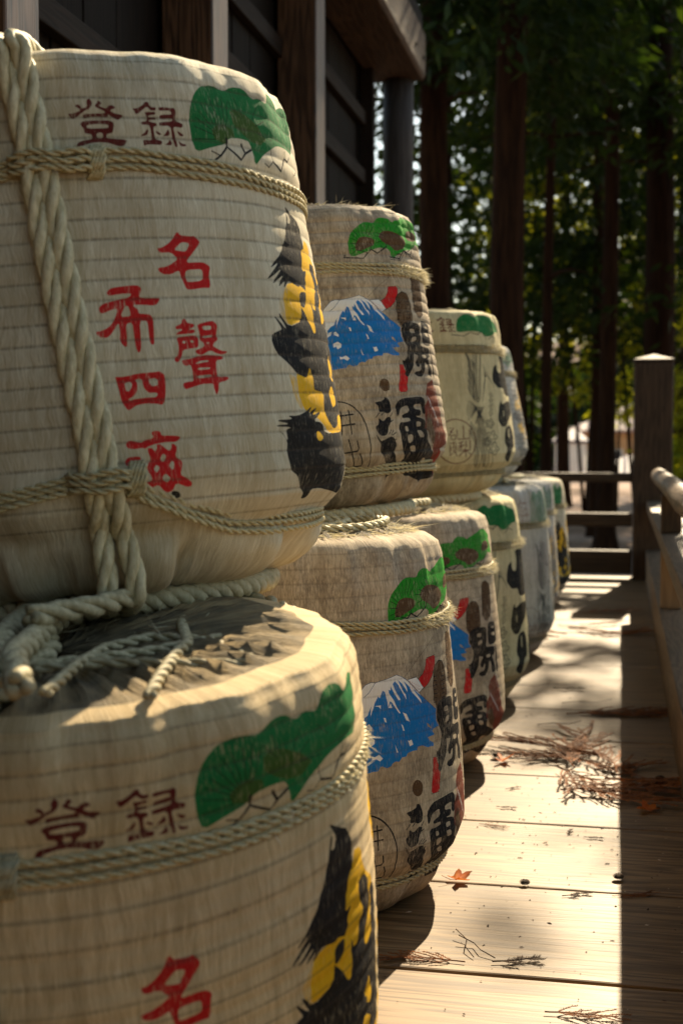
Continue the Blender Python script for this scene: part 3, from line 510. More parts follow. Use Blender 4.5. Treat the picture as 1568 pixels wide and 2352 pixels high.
('black',0.0016,[-5688,2433,-5349,2488]),
('black',0.0016,[-5815,2140,-5535,2255]),
('black',0.0016,[-5654,2123,-5367,2237]),
('black',0.0016,[-5544,2112,-5198,2183]),
('black',0.0016,[-6772,2145,-6407,1915]),
('black',0.0016,[-5428,1961,-5183,2011]),
('brown',0,[-5298,3519,-5317,3473,-5356,3432,-5413,3397,-5486,3371,-5568,3353,-5658,3346,-5749,3349,-5838,3362,-5919,3385,-5990,3416,-6047,3454,-6088,3498,-6110,3544,-6114,3591,-6097,3636,-6062,3677,-6010,3713,-5942,3740,-5863,3759,-5776,3767,-5684,3764,-5593,3751,-5507,3728,-5432,3696,-5370,3657,-5326,3613,-5301,3566]),
('black',0.00275,[-7296,2066,-7232,1924,-7203,1788,-7212,1660,-7175,1521,-7102,1377,-7087,1252,-7136,1150,-7367,1098,-7613,1062,-7871,1043,-8136,1039,-8401,1050,-8664,1078,-8919,1120,-9199,1190,-9510,1291,-9800,1408,-10066,1539,-10267,1664,-10415,1785,-10537,1913,-10633,2046,-10684,2172,-10696,2291,-10681,2410,-10641,2525,-10574,2636,-10483,2739,-10368,2834,-10231,2918,-10074,2989,-9898,3047,-9706,3090,-9502,3118,-9289,3130,-9070,3125,-8849,3105,-8630,3068,-8417,3015,-8212,2948,-8018,2867,-7841,2773,-7685,2670,-7552,2558,-7447,2440,-7372,2317,-7328,2194,-7296,2066]),
('black',0.00275,[-9300,2690,-8888,2700,-8215,2716]),
('black',0.00275,[-9306,2429,-8875,2446,-8161,2462]),
('black',0.00275,[-8501,2841,-8430,2213]),
('black',0.00275,[-9023,2822,-9078,2223]),
('black',0.00275,[-8681,2090,-8159,1378]),
('black',0.00275,[-8127,2044,-8017,1858,-8089,1786,-8648,1764,-8994,1761,-9147,2067]),
('black',0.00275,[-7900,1710,-7618,1416,-7666,1350,-8212,1340,-8722,1337,-9054,1706]),
('redbrown',0,[-1630,3338,-1206,3575,-338,3721,192,3453,524,2949,762,2366,2147,1809,944,1675,2834,1043,270,1400,-2233,2247,-2061,2776,-1607,3009]),
('brown',0,[-1064,2160,-894,2036,-797,1930,-793,1853,-884,1814,-1053,1814,-1274,1854,-1516,1928,-1752,2028,-1961,2144,-2055,2257,-2021,2355,-1948,2440,-1843,2503,-1714,2537,-1572,2540,-1431,2511,-1306,2452,-1210,2370,-1156,2273]),
('black',0.00119,[-943,2148,-772,2030,-659,1924,-622,1840,-667,1783,-789,1757,-971,1763,-1191,1799,-1428,1862,-1662,1947,-1878,2049,-2065,2161,-2134,2265,-2104,2357,-2042,2440,-1952,2508,-1838,2556,-1706,2581,-1565,2581,-1424,2555,-1293,2506,-1182,2436,-1101,2351,-1056,2257,-943,2148]),
('white',0.00153,[-1469,3141,-1409,2983]),
('white',0.00153,[-1338,3059,-1272,2899]),
('white',0.00153,[-1199,2975,-1131,2815]),
('white',0.00153,[-1055,2890,-984,2730]),
('white',0.00153,[-906,2805,-833,2644]),
('white',0.00153,[-752,2719,-676,2557]),
('white',0.00153,[-591,2632,-512,2469]),
('white',0.00153,[-423,2543,-340,2380]),
('white',0.00153,[-246,2454,-159,2290]),
('white',0.00119,[-253,3705,-98,3626]),
('white',0.00119,[-181,3589,-23,3508]),
('white',0.00119,[-108,3472,53,3391]),
('white',0.00119,[-33,3354,131,3273]),
('white',0.00119,[43,3237,211,3154]),
('white',0.00119,[120,3118,313,3033]),
('white',0.00119,[229,2997,432,2911]),
('white',0.00119,[343,2874,555,2787]),
('white',0.00119,[463,2751,685,2662]),
('red',0,[2147,477,2147,843,2576,1010,944,1576,944,1675,859,1576,2233,1010,2147,677,2147,444]),
],
'C': [
('maroon',0,[-12411,9236,-12239,9241,-11944,9286,-11993,9326,-12115,9357,-12109,9387,-12034,9401,-11951,9386,-11880,9318,-11681,9370,-11712,9422,-11682,9490,-11588,9520,-11553,9482,-11502,9452,-11536,9370,-11650,9317,-11801,9285,-11910,9245,-12201,9146,-12300,9147,-12333,9198]),
('maroon',0,[-11308,9468,-11205,9468,-11156,9431,-11208,9400,-11269,9393,-11232,9363,-11036,9326,-10934,9379,-10811,9396,-10700,9367,-10695,9329,-10816,9320,-10899,9287,-10732,9240,-10409,9214,-10610,9124,-10698,9130,-10918,9202,-10970,9231,-10997,9179,-11101,9171,-11331,9185,-11622,9178,-11873,9146,-11870,9230,-11523,9236,-11085,9245,-11091,9281,-11409,9355,-11415,9392,-11318,9430]),
('maroon',0,[-11988,9071,-11866,9107,-11345,9120,-10938,9114,-10800,9071,-10870,8894,-11094,8872,-11123,8806,-11010,8791,-10365,8769,-10510,8662,-10631,8647,-10805,8660,-11029,8704,-11314,8726,-11632,8719,-11895,8685,-12074,8637,-12138,8596,-12235,8604,-12190,8696,-12080,8752,-11646,8785,-11613,8807,-11643,8872,-11882,8888,-11894,8969,-11995,9035],[-11795,9033,-11359,9054,-11013,9040,-11010,8989,-11086,8974,-11766,8968],[-11469,8879,-11334,8901,-11236,8886,-11239,8806,-11443,8799]),
('maroon',0,[-10058,9339,-9854,9348,-9647,9410,-9552,9458,-9481,9480,-9407,9463,-9396,9402,-9312,9369,-9166,9371,-9189,9309,-9367,9304,-9498,9384,-9678,9318,-9868,9246,-9963,9237,-9994,9295]),
('maroon',0,[-9614,9267,-9563,9280,-9212,9286,-9209,9237,-9485,9219,-9493,9189,-9206,9189,-9219,9141,-9491,9137,-9483,9107,-9204,9078,-9220,9022,-9333,9015,-9363,8962,-9316,8785,-9066,8762,-9101,8694,-9248,8683,-9592,8690,-9802,8657,-9799,8753,-9757,8773,-9478,8767,-9451,8812,-9479,9004,-9531,9044,-9780,9044,-9795,9085,-9749,9104,-9576,9112,-9540,9187]),
('maroon',0,[-9579,8979,-9561,8928,-9628,8852,-9895,8835,-9708,8902]),
('maroon',0,[-9287,8949,-9064,8889,-9137,8857,-9286,8897]),
('maroon',0,[-9069,9371,-8885,9381,-8556,9371,-8449,9383,-8374,9332,-8445,9141,-8134,9094,-8192,9016,-8528,9033,-8575,8986,-8534,8898,-8479,8690,-8523,8652,-8587,8664,-8653,8834,-8676,9043,-9122,9028,-9112,9088,-9036,9102,-8567,9129,-8543,9185,-9054,9157,-9074,9201,-8998,9238,-8564,9253,-8583,9301,-8675,9324,-9077,9305]),
('maroon',0,[-8793,8979,-8728,8921,-8762,8860,-9027,8845,-8877,8916]),
('maroon',0,[-8446,8969,-8145,8890,-8242,8856,-8371,8882]),
('maroon',0,[-8746,8801,-8684,8729,-8731,8682,-9006,8689,-8848,8731]),
('maroon',0,[-8430,8797,-8313,8734,-8079,8712,-8195,8673,-8379,8686]),
('green',0,[-8055,8642,-7953,9055,-7605,9425,-6920,9645,-6220,9678,-5684,9496,-5152,9627,-3548,9674,-2349,9549,-1037,9365,-723,8948,-937,8771,-2100,8748,-3146,8525,-4196,8452,-4685,8672,-5332,8707,-6479,8738]),
('black',0.00247,[-8665,8531,-7286,8460,-6507,8669,-5629,8564,-4801,8717,-4103,8315]),
('black',0.00247,[-3781,8322,-2947,8531,-2127,8417]),
('black',0.00247,[-5350,8660,-5522,8520]),
('maroon',0.00321,[-7358,2810,-7398,2657,-7473,2507,-7582,2364,-7720,2230,-7886,2107,-8014,1997,-8170,1903,-8354,1825,-8562,1765,-8788,1724,-9028,1703,-9275,1702,-9524,1722,-9770,1760,-10008,1818,-10233,1894,-10442,1986,-10632,2094,-10766,2214,-10873,2345,-10955,2485,-11010,2631,-11036,2782,-11034,2934,-11001,3085,-10939,3232,-10849,3374,-10733,3507,-10592,3629,-10428,3738,-10244,3833,-10042,3911,-9825,3972,-9596,4014,-9359,4037,-9117,4040,-8875,4023,-8636,3987,-8406,3931,-8188,3857,-7987,3766,-7807,3659,-7653,3539,-7528,3407,-7436,3265,-7378,3117,-7354,2964,-7358,2810]),
('maroon',0.00321,[-9110,3470,-9153,2978,-7950,2985,-7897,3480]),
('maroon',0.00321,[-8477,3676,-8545,2981]),
('maroon',0.00321,[-9061,2751,-8646,2836]),
('maroon',0.00321,[-9118,2610,-8546,2644]),
('maroon',0.00321,[-8837,2811,-8857,2453]),
('maroon',0.00321,[-8883,2566,-9120,2462]),
('maroon',0.00321,[-8353,2853,-8350,2548]),
('maroon',0.00321,[-7936,2894,-7977,2468]),
('maroon',0.00321,[-9147,2373,-7945,2377]),
('maroon',0.00321,[-8487,2462,-8475,2059]),
('maroon',0.00321,[-8569,2340,-9134,2082]),
('maroon',0.00321,[-8401,2347,-7979,2131]),
('maroon',0.00321,[-9757,3580,-9406,3592,-9892,3205]),
('maroon',0.00321,[-9740,3446,-9566,3328]),
('maroon',0.00321,[-9702,3198,-9289,3207,-9326,2975,-9736,2976,-9702,3198]),
('maroon',0.00222,[-9911,2781,-9254,2793]),
('maroon',0.00222,[-9518,2865,-9556,2545]),
('maroon',0.00222,[-9846,2689,-9907,2156]),
('maroon',0.00222,[-9326,2715,-9358,2448]),
('maroon',0.00222,[-9939,2536,-9246,2534]),
('maroon',0.00222,[-9953,2416,-9260,2418]),
('maroon',0.00222,[-9700,2304,-9312,2312]),
('maroon',0.00222,[-9985,2136,-9631,2235]),
('maroon',0.00222,[-9534,2410,-9294,2088]),
('inkline',0.0021,[-6022,7695,-6265,6499,-6528,4903]),
('inkline',0.0021,[-5432,7606,-5933,6499,-6477,4902]),
('inkline',0.0021,[-6468,7693,-6528,6683,-6680,4905]),
('inkline',0.00168,[-6131,7461,-6362,7600]),
('inkline',0.00168,[-6108,7461,-5712,7604]),
('inkline',0.00168,[-5573,7464,-5187,7599]),
('inkline',0.00168,[-6164,7369,-6420,7507]),
('inkline',0.00168,[-6142,7369,-5778,7510]),
('inkline',0.00168,[-5611,7372,-5260,7505]),
('inkline',0.00168,[-6193,7277,-6466,7414]),
('inkline',0.00168,[-6171,7278,-5831,7417]),
('inkline',0.00168,[-5644,7280,-5316,7411]),
('inkline',0.00168,[-6223,7186,-6494,7323]),
('inkline',0.00168,[-6201,7186,-5862,7325]),
('inkline',0.00168,[-5676,7188,-5351,7319]),
('inkline',0.00168,[-6252,7094,-6522,7231]),
('inkline',0.00168,[-6230,7094,-5893,7233]),
('inkline',0.00168,[-5708,7096,-5385,7226]),
('inkline',0.00168,[-6281,7003,-6549,7140]),
('inkline',0.00168,[-6259,7003,-5924,7141]),
('inkline',0.00168,[-5740,7004,-5419,7134]),
('inkline',0.00168,[-6309,6911,-6577,7048]),
('inkline',0.00168,[-6288,6911,-5955,7049]),
('inkline',0.00168,[-5771,6912,-5453,7042]),
('inkline',0.00168,[-6338,6820,-6604,6957]),
('inkline',0.00168,[-6316,6820,-5985,6957]),
('inkline',0.00168,[-5803,6820,-5486,6950]),
('inkline',0.00168,[-6366,6728,-6631,6866]),
('inkline',0.00168,[-6344,6728,-6015,6866]),
('inkline',0.00168,[-5834,6728,-5519,6858]),
('inkline',0.00168,[-6394,6637,-6658,6775]),
('inkline',0.00168,[-6373,6637,-6045,6774]),
('inkline',0.00168,[-5865,6636,-5552,6766]),
('inkline',0.00168,[-6422,6545,-6685,6683]),
('inkline',0.00168,[-6401,6545,-6075,6682]),
('inkline',0.00168,[-5895,6545,-5584,6674]),
('inkline',0.00168,[-6450,6454,-6711,6592]),
('inkline',0.00168,[-6428,6454,-6104,6591]),
('inkline',0.00168,[-5926,6453,-5617,6582]),
('inkline',0.00168,[-6477,6363,-6738,6501]),
('inkline',0.00168,[-6456,6363,-6134,6499]),
('inkline',0.00168,[-5956,6361,-5649,6490]),
('inkline',0.00168,[-6505,6272,-6764,6410]),
('inkline',0.00168,[-6484,6272,-6163,6408]),
('inkline',0.00168,[-5986,6270,-5680,6398]),
('inkline',0.00168,[-6532,6180,-6790,6319]),
('inkline',0.00168,[-6511,6180,-6192,6316]),
('inkline',0.00168,[-6016,6178,-5712,6306]),
('inkline',0.00168,[-6559,6089,-6816,6228]),
('inkline',0.00168,[-6538,6089,-6220,6225]),
('inkline',0.00168,[-6045,6087,-5743,6214]),
('inkline',0.00168,[-6586,5998,-6842,6137]),
('inkline',0.00168,[-6565,5998,-6249,6133]),
('inkline',0.00168,[-6074,5995,-5774,6123]),
('inkline',0.00168,[-6612,5907,-6867,6046]),
('inkline',0.00168,[-6591,5907,-6277,6042]),
('inkline',0.00168,[-6103,5904,-5805,6031]),
('inkline',0.00168,[-6638,5816,-6892,5955]),
('inkline',0.00168,[-6617,5816,-6305,5951]),
('inkline',0.00168,[-6131,5813,-5835,5939]),
('inkline',0.00168,[-6663,5725,-6917,5864]),
('inkline',0.00168,[-6643,5725,-6332,5860]),
('inkline',0.00168,[-6159,5721,-5865,5848]),
('inkline',0.00168,[-6689,5634,-6942,5773]),
('inkline',0.00168,[-6669,5634,-6360,5768]),
('inkline',0.00168,[-6187,5630,-5894,5756]),
('inkline',0.00168,[-6714,5543,-6966,5683]),
('inkline',0.00168,[-6694,5543,-6387,5677]),
('inkline',0.00168,[-6215,5539,-5924,5665]),
('inkline',0.00168,[-6740,5452,-6991,5592]),
('inkline',0.00168,[-6720,5452,-6413,5586]),
('inkline',0.00168,[-6243,5448,-5953,5574]),
('inkline',0.00168,[-6765,5362,-7015,5501]),
('inkline',0.00168,[-6745,5361,-6440,5495]),
('inkline',0.00168,[-6270,5356,-5982,5482]),
('inkline',0.00168,[-6790,5271,-7039,5411]),
('inkline',0.00168,[-6770,5271,-6467,5404]),
('inkline',0.00168,[-6297,5265,-6010,5391]),
('inkline',0.00168,[-6815,5180,-7063,5320]),
('inkline',0.00168,[-6795,5180,-6493,5313]),
('inkline',0.00168,[-6324,5174,-6039,5300]),
('inkline',0.00168,[-6839,5089,-7087,5229]),
('inkline',0.00168,[-6820,5089,-6519,5222]),
('inkline',0.00168,[-6351,5083,-6067,5208]),
('inkline',0.00168,[-6864,4999,-7110,5139]),
('inkline',0.00168,[-6844,4998,-6545,5131]),
('inkline',0.00168,[-6378,4992,-6095,5117]),
('inkline',0.0021,[-6911,5045,-7255,5323,-7499,5666]),
('inkline',0.0021,[-6884,5145,-7224,5440,-7474,5766]),
('inkline',0.0021,[-6857,5244,-7194,5558,-7449,5866]),
('inkline',0.0021,[-6830,5344,-7163,5676,-7396,6074]),
('inkline',0.0021,[-6802,5444,-7133,5794,-7370,6174]),
('inkline',0.0021,[-6775,5544,-7102,5912,-7344,6273]),
('inkline',0.0021,[-6747,5644,-7070,6030,-7289,6482]),
('inkline',0.0021,[-6719,5744,-7038,6148,-7263,6582]),
('inkline',0.0021,[-6691,5844,-7005,6266,-7236,6682]),
('inkline',0.0021,[-6663,5944,-6973,6384,-7180,6891]),
('inkline',0.0021,[-6634,6044,-6940,6502,-7153,6991]),
('inkline',0.0021,[-6605,6144,-6907,6621,-7125,7091]),
('inkline',0.0021,[-6575,6245,-6873,6739,-7067,7300]),
('inkline',0.0021,[-6465,6683,-7050,7004,-7289,7553]),
('inkline',0.0021,[-6405,6774,-7024,7095,-7279,7572]),
('inkline',0.0021,[-6345,6865,-6999,7186,-7269,7590]),
('inkline',0.0021,[-6284,6957,-6973,7277,-7259,7609]),
('inkline',0.0021,[-6711,4609,-7311,4915,-7673,4989]),
('inkline',0.0021,[-6711,4609,-7336,4815,-7757,4864]),
('inkline',0.0021,[-6711,4609,-7361,4716,-7840,4739]),
('inkline',0.0021,[-6711,4609,-7385,4617,-7922,4614]),
('inkline',0.0021,[-6711,4609,-7410,4517,-8003,4489]),
('inkline',0.0021,[-6711,4609,-7432,4418,-7976,4362]),
('inkline',0.0021,[-6711,4609,-7453,4319,-7948,4235]),
('inkline',0.0021,[-6711,4609,-7474,4220,-7921,4108]),
('inkline',0.0021,[-6711,4609,-7495,4121,-7893,3981]),
('inkline',0.00168,[-6000,4897,-5269,6040,-5173,6961]),
('inkline',0.00168,[-6000,4897,-5248,6095,-5047,6823]),
('inkline',0.00168,[-6000,4897,-5228,6150,-4919,6686]),
('inkline',0.00168,[-6000,4897,-5207,6205,-4789,6548]),
('inkline',0.00168,[-6000,4897,-5186,6261,-4657,6411]),
('inkline',0.00168,[-6000,4897,-5166,6316,-4522,6273]),
('inkline',0.00168,[-6000,4897,-5145,6371,-4384,6135]),
('inkline',0.00168,[-6000,4897,-5123,6427,-4243,5997]),
('inkline',0.00168,[-6000,4897,-5102,6482,-4097,5859]),
('inkline',0.00168,[-6000,4897,-5081,6537,-3947,5720]),
('inkline',0.00168,[-6988,4682,-6727,4269,-7198,3779]),
('inkline',0.00168,[-6890,4681,-6697,4268,-7085,3776]),
('inkline',0.00168,[-6792,4679,-6667,4268,-6970,3774]),
('inkline',0.00168,[-6693,4677,-6637,4267,-6854,3771]),
('inkline',0.00168,[-6592,4676,-6607,4267,-6737,3769]),
('inkline',0.00168,[-6490,4674,-6577,4266,-6617,3766]),
('inkline',0.00168,[-6387,4673,-6547,4265,-6497,3764]),
('inkline',0.00168,[-6283,4672,-6516,4265,-6374,3762]),
('inkline',0.00168,[-6177,4670,-6486,4264,-6250,3759]),
('inkline',0.00168,[-6070,4669,-6455,4264,-6124,3757]),
('inkline',0.00168,[-5961,4668,-6424,4263,-5995,3755]),
('inkline',0.00168,[-5851,4666,-6393,4263,-5865,3752]),
('inkline',0.0021,[-6815,3771,-7279,2650,-7017,1413]),
('inkline',0.0021,[-6677,3768,-6960,2640,-6502,1397]),
('inkline',0.0021,[-6537,3765,-6629,2631,-5949,1381]),
('inkline',0.0021,[-6395,3762,-6286,2622,-5346,1364]),
('inkline',0.0021,[-6250,3759,-5926,2613,-4678,1346]),
('inkline',0.00168,[-6947,3428,-7242,3553]),
('inkline',0.00168,[-6947,3428,-6586,3538]),
('inkline',0.00168,[-6369,3415,-6683,3541]),
('inkline',0.00168,[-6369,3415,-5981,3526]),
('inkline',0.00168,[-6976,3338,-7270,3464]),
('inkline',0.00168,[-6976,3338,-6618,3448]),
('inkline',0.00168,[-6380,3325,-6693,3450]),
('inkline',0.00168,[-6380,3325,-5993,3435]),
('inkline',0.00168,[-7006,3248,-7299,3374]),
('inkline',0.00168,[-7006,3248,-6649,3358]),
('inkline',0.00168,[-6391,3234,-6703,3359]),
('inkline',0.00168,[-6391,3234,-6005,3344]),
('inkline',0.00168,[-7036,3159,-7327,3284]),
('inkline',0.00168,[-7036,3159,-6680,3268]),
('inkline',0.00168,[-6401,3143,-6713,3269]),
('inkline',0.00168,[-6401,3143,-6016,3253]),
('inkline',0.00168,[-7065,3069,-7355,3194]),
('inkline',0.00168,[-7065,3069,-6711,3178]),
('inkline',0.00168,[-6412,3052,-6723,3178]),
('inkline',0.00168,[-6412,3052,-6028,3162]),
('inkline',0.00168,[-7092,2979,-7383,3104]),
('inkline',0.00168,[-7092,2979,-6741,3088]),
('inkline',0.00168,[-6419,2961,-6733,3087]),
('inkline',0.00168,[-6419,2961,-6040,3071]),
('inkline',0.00168,[-7115,2889,-7411,3015]),
('inkline',0.00168,[-7115,2889,-6772,2997]),
('inkline',0.00168,[-6422,2871,-6743,2997]),
('inkline',0.00168,[-6422,2871,-6049,2980]),
('inkline',0.00168,[-7137,2799,-7434,2925]),
('inkline',0.00168,[-7137,2799,-6795,2907]),
('inkline',0.00168,[-6425,2780,-6745,2906]),
('inkline',0.00168,[-6425,2780,-6052,2889]),
('inkline',0.00168,[-7159,2709,-7456,2835]),
('inkline',0.00168,[-7159,2709,-6818,2818]),
('inkline',0.00168,[-6428,2689,-6748,2816]),
('inkline',0.00168,[-6428,2689,-6055,2798]),
('inkline',0.00168,[-7182,2620,-7477,2746]),
('inkline',0.00168,[-7182,2620,-6841,2728]),
('inkline',0.00168,[-6431,2599,-6751,2725]),
('inkline',0.00168,[-6431,2599,-6058,2707]),
('inkline',0.00168,[-7204,2530,-7498,2656]),
('inkline',0.00168,[-7204,2530,-6864,2638]),
('inkline',0.00168,[-6433,2508,-6753,2635]),
('inkline',0.00168,[-6433,2508,-6061,2616]),
('inkline',0.00168,[-7226,2440,-7520,2566]),
('inkline',0.00168,[-7226,2440,-6887,2548]),
('inkline',0.00168,[-6436,2417,-6756,2544]),
('inkline',0.00168,[-6436,2417,-6064,2525]),
('inkline',0.00168,[-7248,2350,-7541,2477]),
('inkline',0.00168,[-7248,2350,-6910,2458]),
('inkline',0.00168,[-6439,2326,-6758,2453]),
('inkline',0.00168,[-6439,2326,-6067,2434]),
('inkline',0.00168,[-7270,2261,-7563,2387]),
('inkline',0.00168,[-7270,2261,-6933,2368]),
('inkline',0.00168,[-6442,2236,-6761,2363]),
('inkline',0.00168,[-6442,2236,-6070,2343]),
('inkline',0.00168,[-7292,2171,-7584,2298]),
('inkline',0.00168,[-7292,2171,-6956,2278]),
('inkline',0.00168,[-6445,2145,-6764,2272]),
('inkline',0.00168,[-6445,2145,-6073,2253]),
('inkline',0.00168,[-7301,2081,-7605,2208]),
('inkline',0.00168,[-7301,2081,-6978,2188]),
('inkline',0.00168,[-6409,2054,-6766,2182]),
('inkline',0.00168,[-6409,2054,-6076,2162]),
('inkline',0.00168,[-7261,1991,-7626,2119]),
('inkline',0.00168,[-7261,1991,-7000,2098]),
('inkline',0.00168,[-6336,1963,-6762,2091]),
('inkline',0.00168,[-6336,1963,-6053,2071]),
('inkline',0.00168,[-7220,1901,-7602,2029]),
('inkline',0.00168,[-7220,1901,-6956,2008]),
('inkline',0.00168,[-6261,1872,-6694,2000]),
('inkline',0.00168,[-6261,1872,-5974,1979]),
('inkline',0.00168,[-7179,1811,-7565,1939]),
('inkline',0.00168,[-7179,1811,-6912,1918]),
('inkline',0.00168,[-6184,1780,-6625,1909]),
('inkline',0.00168,[-6184,1780,-5892,1888]),
('inkline',0.00168,[-7136,1721,-7527,1849]),
('inkline',0.00168,[-7136,1721,-6867,1828]),
('inkline',0.00168,[-6105,1689,-6554,1818]),
('inkline',0.00168,[-6105,1689,-5809,1796]),
('inkline',0.00168,[-7093,1630,-7489,1759]),
('inkline',0.00168,[-7093,1630,-6821,1737]),
('inkline',0.00168,[-6020,1597,-6482,1727]),
('inkline',0.00168,[-6020,1597,-5723,1704]),
('inkline',0.00168,[-6983,1539,-7451,1669]),
('inkline',0.00168,[-6983,1539,-6774,1647]),
('inkline',0.00168,[-5807,1504,-6408,1635]),
('inkline',0.00168,[-5807,1504,-5635,1612]),
('inkline',0.00168,[-6834,1447,-7389,1578]),
('inkline',0.00168,[-6834,1447,-6675,1555]),
('inkline',0.00168,[-5579,1410,-6260,1543]),
('inkline',0.00168,[-5579,1410,-5422,1519]),
('inkline',0.00168,[-7237,3599,-7566,3788,-7673,3926]),
('inkline',0.00168,[-7263,3481,-7588,3680,-7691,3836]),
('inkline',0.00168,[-7289,3364,-7611,3572,-7710,3746]),
('inkline',0.00168,[-7314,3247,-7633,3464,-7728,3656]),
('inkline',0.00168,[-7339,3130,-7656,3356,-7747,3566]),
('inkline',0.00168,[-7364,3013,-7678,3248,-7765,3476]),
('inkline',0.00168,[-7382,2896,-7700,3140,-7783,3386]),
('inkline',0.00168,[-7399,2779,-7722,3032,-7801,3297]),
('inkline',0.00294,[-4677,3735,-4755,3688,-4897,3661,-5007,3644,-5051,3613,-5075,3557,-5141,3502,-5253,3483,-5361,3511,-5433,3558,-5491,3583,-5584,3577,-5715,3568,-5823,3586,-5845,3635,-5782,3691,-5710,3733,-5700,3766,-5749,3811,-5780,3868,-5732,3916,-5613,3930,-5486,3917,-5395,3908,-5322,3931,-5222,3975,-5094,4000,-4992,3978,-4960,3921,-4971,3865,-4947,3833,-4847,3813,-4723,3783,-4677,3735]),
('inkline',0.0021,[-5005,3739,-5042,3716,-5110,3702,-5164,3694,-5185,3678,-5197,3650,-5229,3623,-5285,3613,-5339,3627,-5375,3651,-5405,3663,-5452,3660,-5519,3655,-5575,3664,-5586,3689,-5554,3717,-5516,3738,-5511,3755,-5536,3777,-5553,3806,-5528,3830,-5467,3837,-5402,3830,-5356,3826,-5320,3837,-5270,3859,-5207,3871,-5157,3861,-5141,3832,-5147,3804,-5135,3788,-5087,3778,-5027,3763,-5005,3739]),
('inkline',0.00294,[-4448,2994,-4546,2934,-4732,2899,-4876,2878,-4930,2837,-4953,2764,-5032,2692,-5177,2668,-5323,2706,-5423,2767,-5502,2800,-5623,2794,-5791,2782,-5932,2806,-5965,2871,-5893,2943,-5805,2998,-5794,3042,-5856,3100,-5896,3175,-5834,3238,-5682,3256,-5518,3237,-5400,3225,-5304,3255,-5174,3312,-5005,3344,-4870,3315,-4828,3240,-4843,3167,-4811,3124,-4678,3098,-4512,3057,-4448,2994]),
('inkline',0.0021,[-4889,3002,-4934,2972,-5022,2954,-5091,2944,-5117,2923,-5128,2887,-5167,2851,-5238,2839,-5311,2858,-5361,2888,-5401,2905,-5463,2901,-5549,2895,-5623,2908,-5640,2940,-5602,2976,-5556,3004,-5550,3026,-5582,3055,-5603,3093,-5571,3124,-5492,3133,-5409,3123,-5349,3117,-5301,3132,-5236,3161,-5154,3176,-5088,3162,-5068,3125,-5075,3088,-5059,3067,-4996,3054,-4918,3033,-4889,3002]),
('inkline',0.00294,[-4297,2347,-4398,2286,-4593,2251,-4743,2230,-4799,2189,-4823,2115,-4836,2041,-4962,2018,-5161,2057,-5310,2120,-5392,2154,-5516,2148,-5690,2137,-5835,2162,-5870,2228,-5795,2302,-5705,2357,-5697,2402,-5767,2461,-5816,2538,-5758,2601,-5604,2619,-5433,2599,-5311,2587,-5216,2617,-5088,2674,-4919,2706,-4776,2676,-4723,2599,-4730,2525,-4691,2481,-4549,2454,-4371,2412,-4297,2347]),
('inkline',0.0021,[-4756,2357,-4803,2326,-4894,2309,-4966,2298,-4993,2278,-5005,2241,-5045,2204,-5119,2192,-5194,2212,-5246,2243,-5288,2260,-5351,2257,-5441,2251,-5516,2264,-5534,2297,-5495,2334,-5448,2362,-5444,2384,-5480,2414,-5506,2452,-5476,2484,-5396,2493,-5309,2483,-5247,2477,-5199,2492,-5135,2520,-5052,2536,-4982,2521,-4957,2483,-4960,2446,-4941,2424,-4874,2410,-4790,2389,-4756,2357]),
('inkline',0.00294,[-5481,2739,-5540,2696,-5657,2671,-5748,2656,-5782,2626,-5797,2574,-5847,2522,-5941,2505,-6037,2532,-6103,2576,-6156,2601,-6236,2596,-6349,2588,-6445,2605,-6468,2652,-6418,2705,-6359,2744,-6354,2776,-6400,2818,-6432,2873,-6394,2918,-6293,2931,-6183,2917,-6104,2908,-6044,2930,-5963,2970,-5857,2993,-5769,2972,-5736,2918,-5740,2865,-5717,2834,-5631,2815,-5524,2785,-5481,2739]),
('inkline',0.0021,[-5756,2745,-5785,2724,-5841,2711,-5886,2704,-5903,2689,-5910,2663,-5935,2637,-5981,2628,-6029,2642,-6062,2664,-6089,2676,-6129,2674,-6187,2670,-6236,2678,-6248,2702,-6222,2728,-6192,2748,-6189,2764,-6213,2785,-6229,2812,-6210,2835,-6158,2841,-6102,2834,-6063,2830,-6032,2841,-5992,2861,-5940,2872,-5896,2862,-5880,2835,-5882,2808,-5871,2793,-5829,2783,-5777,2768,-5756,2745]),
('inkline',0.00168,[-5023,5349,-4473,5395]),
('inkline',0.00168,[-4977,5266,-4365,5316]),
('inkline',0.00168,[-4932,5183,-4256,5237]),
('inkline',0.00168,[-4886,5100,-4570,5159]),
('inkline',0.00168,[-5145,5018,-4465,5080]),
('inkline',0.00168,[-5100,4935,-4358,5001]),
('inkline',0.00168,[-5056,4852,-4665,4924]),
('inkline',0.00168,[-5011,4769,-4562,4845]),
('inkline',0.00168,[-5263,4688,-4456,4766]),
('inkline',0.00168,[-5220,4605,-4758,4689]),
('inkline',0.00168,[-5176,4522,-4656,4610]),
('inkline',0.00168,[-5129,4439,-4553,4531]),
('inkline',0.00168,[-5371,4358,-4846,4455]),
('inkline',0.00168,[-5325,4275,-4742,4375]),
('inkline',0.00168,[-5278,4192,-4636,4296]),
('inkline',0.00168,[-5231,4109,-4922,4221]),
('black',0,[-1945,7507,1780,7403,1780,6904,1780,6272,1780,5772,1608,5273,-577,5199,-1705,5322,-1995,5677,-3218,5668,-4090,6019,-3970,6392,-3582,6799,-2865,6986,-2853,6562,-2053,6446,-1612,6983]),
('black',0,[-3364,4811,-2843,4996,-2854,4743,-1395,4964,1105,4908,321,4258,-1427,3938,-2520,3537,-3417,3548,-3955,3873,-3867,4204],[-2772,4442,-2581,4432,-2681,4055,-2837,4149]),
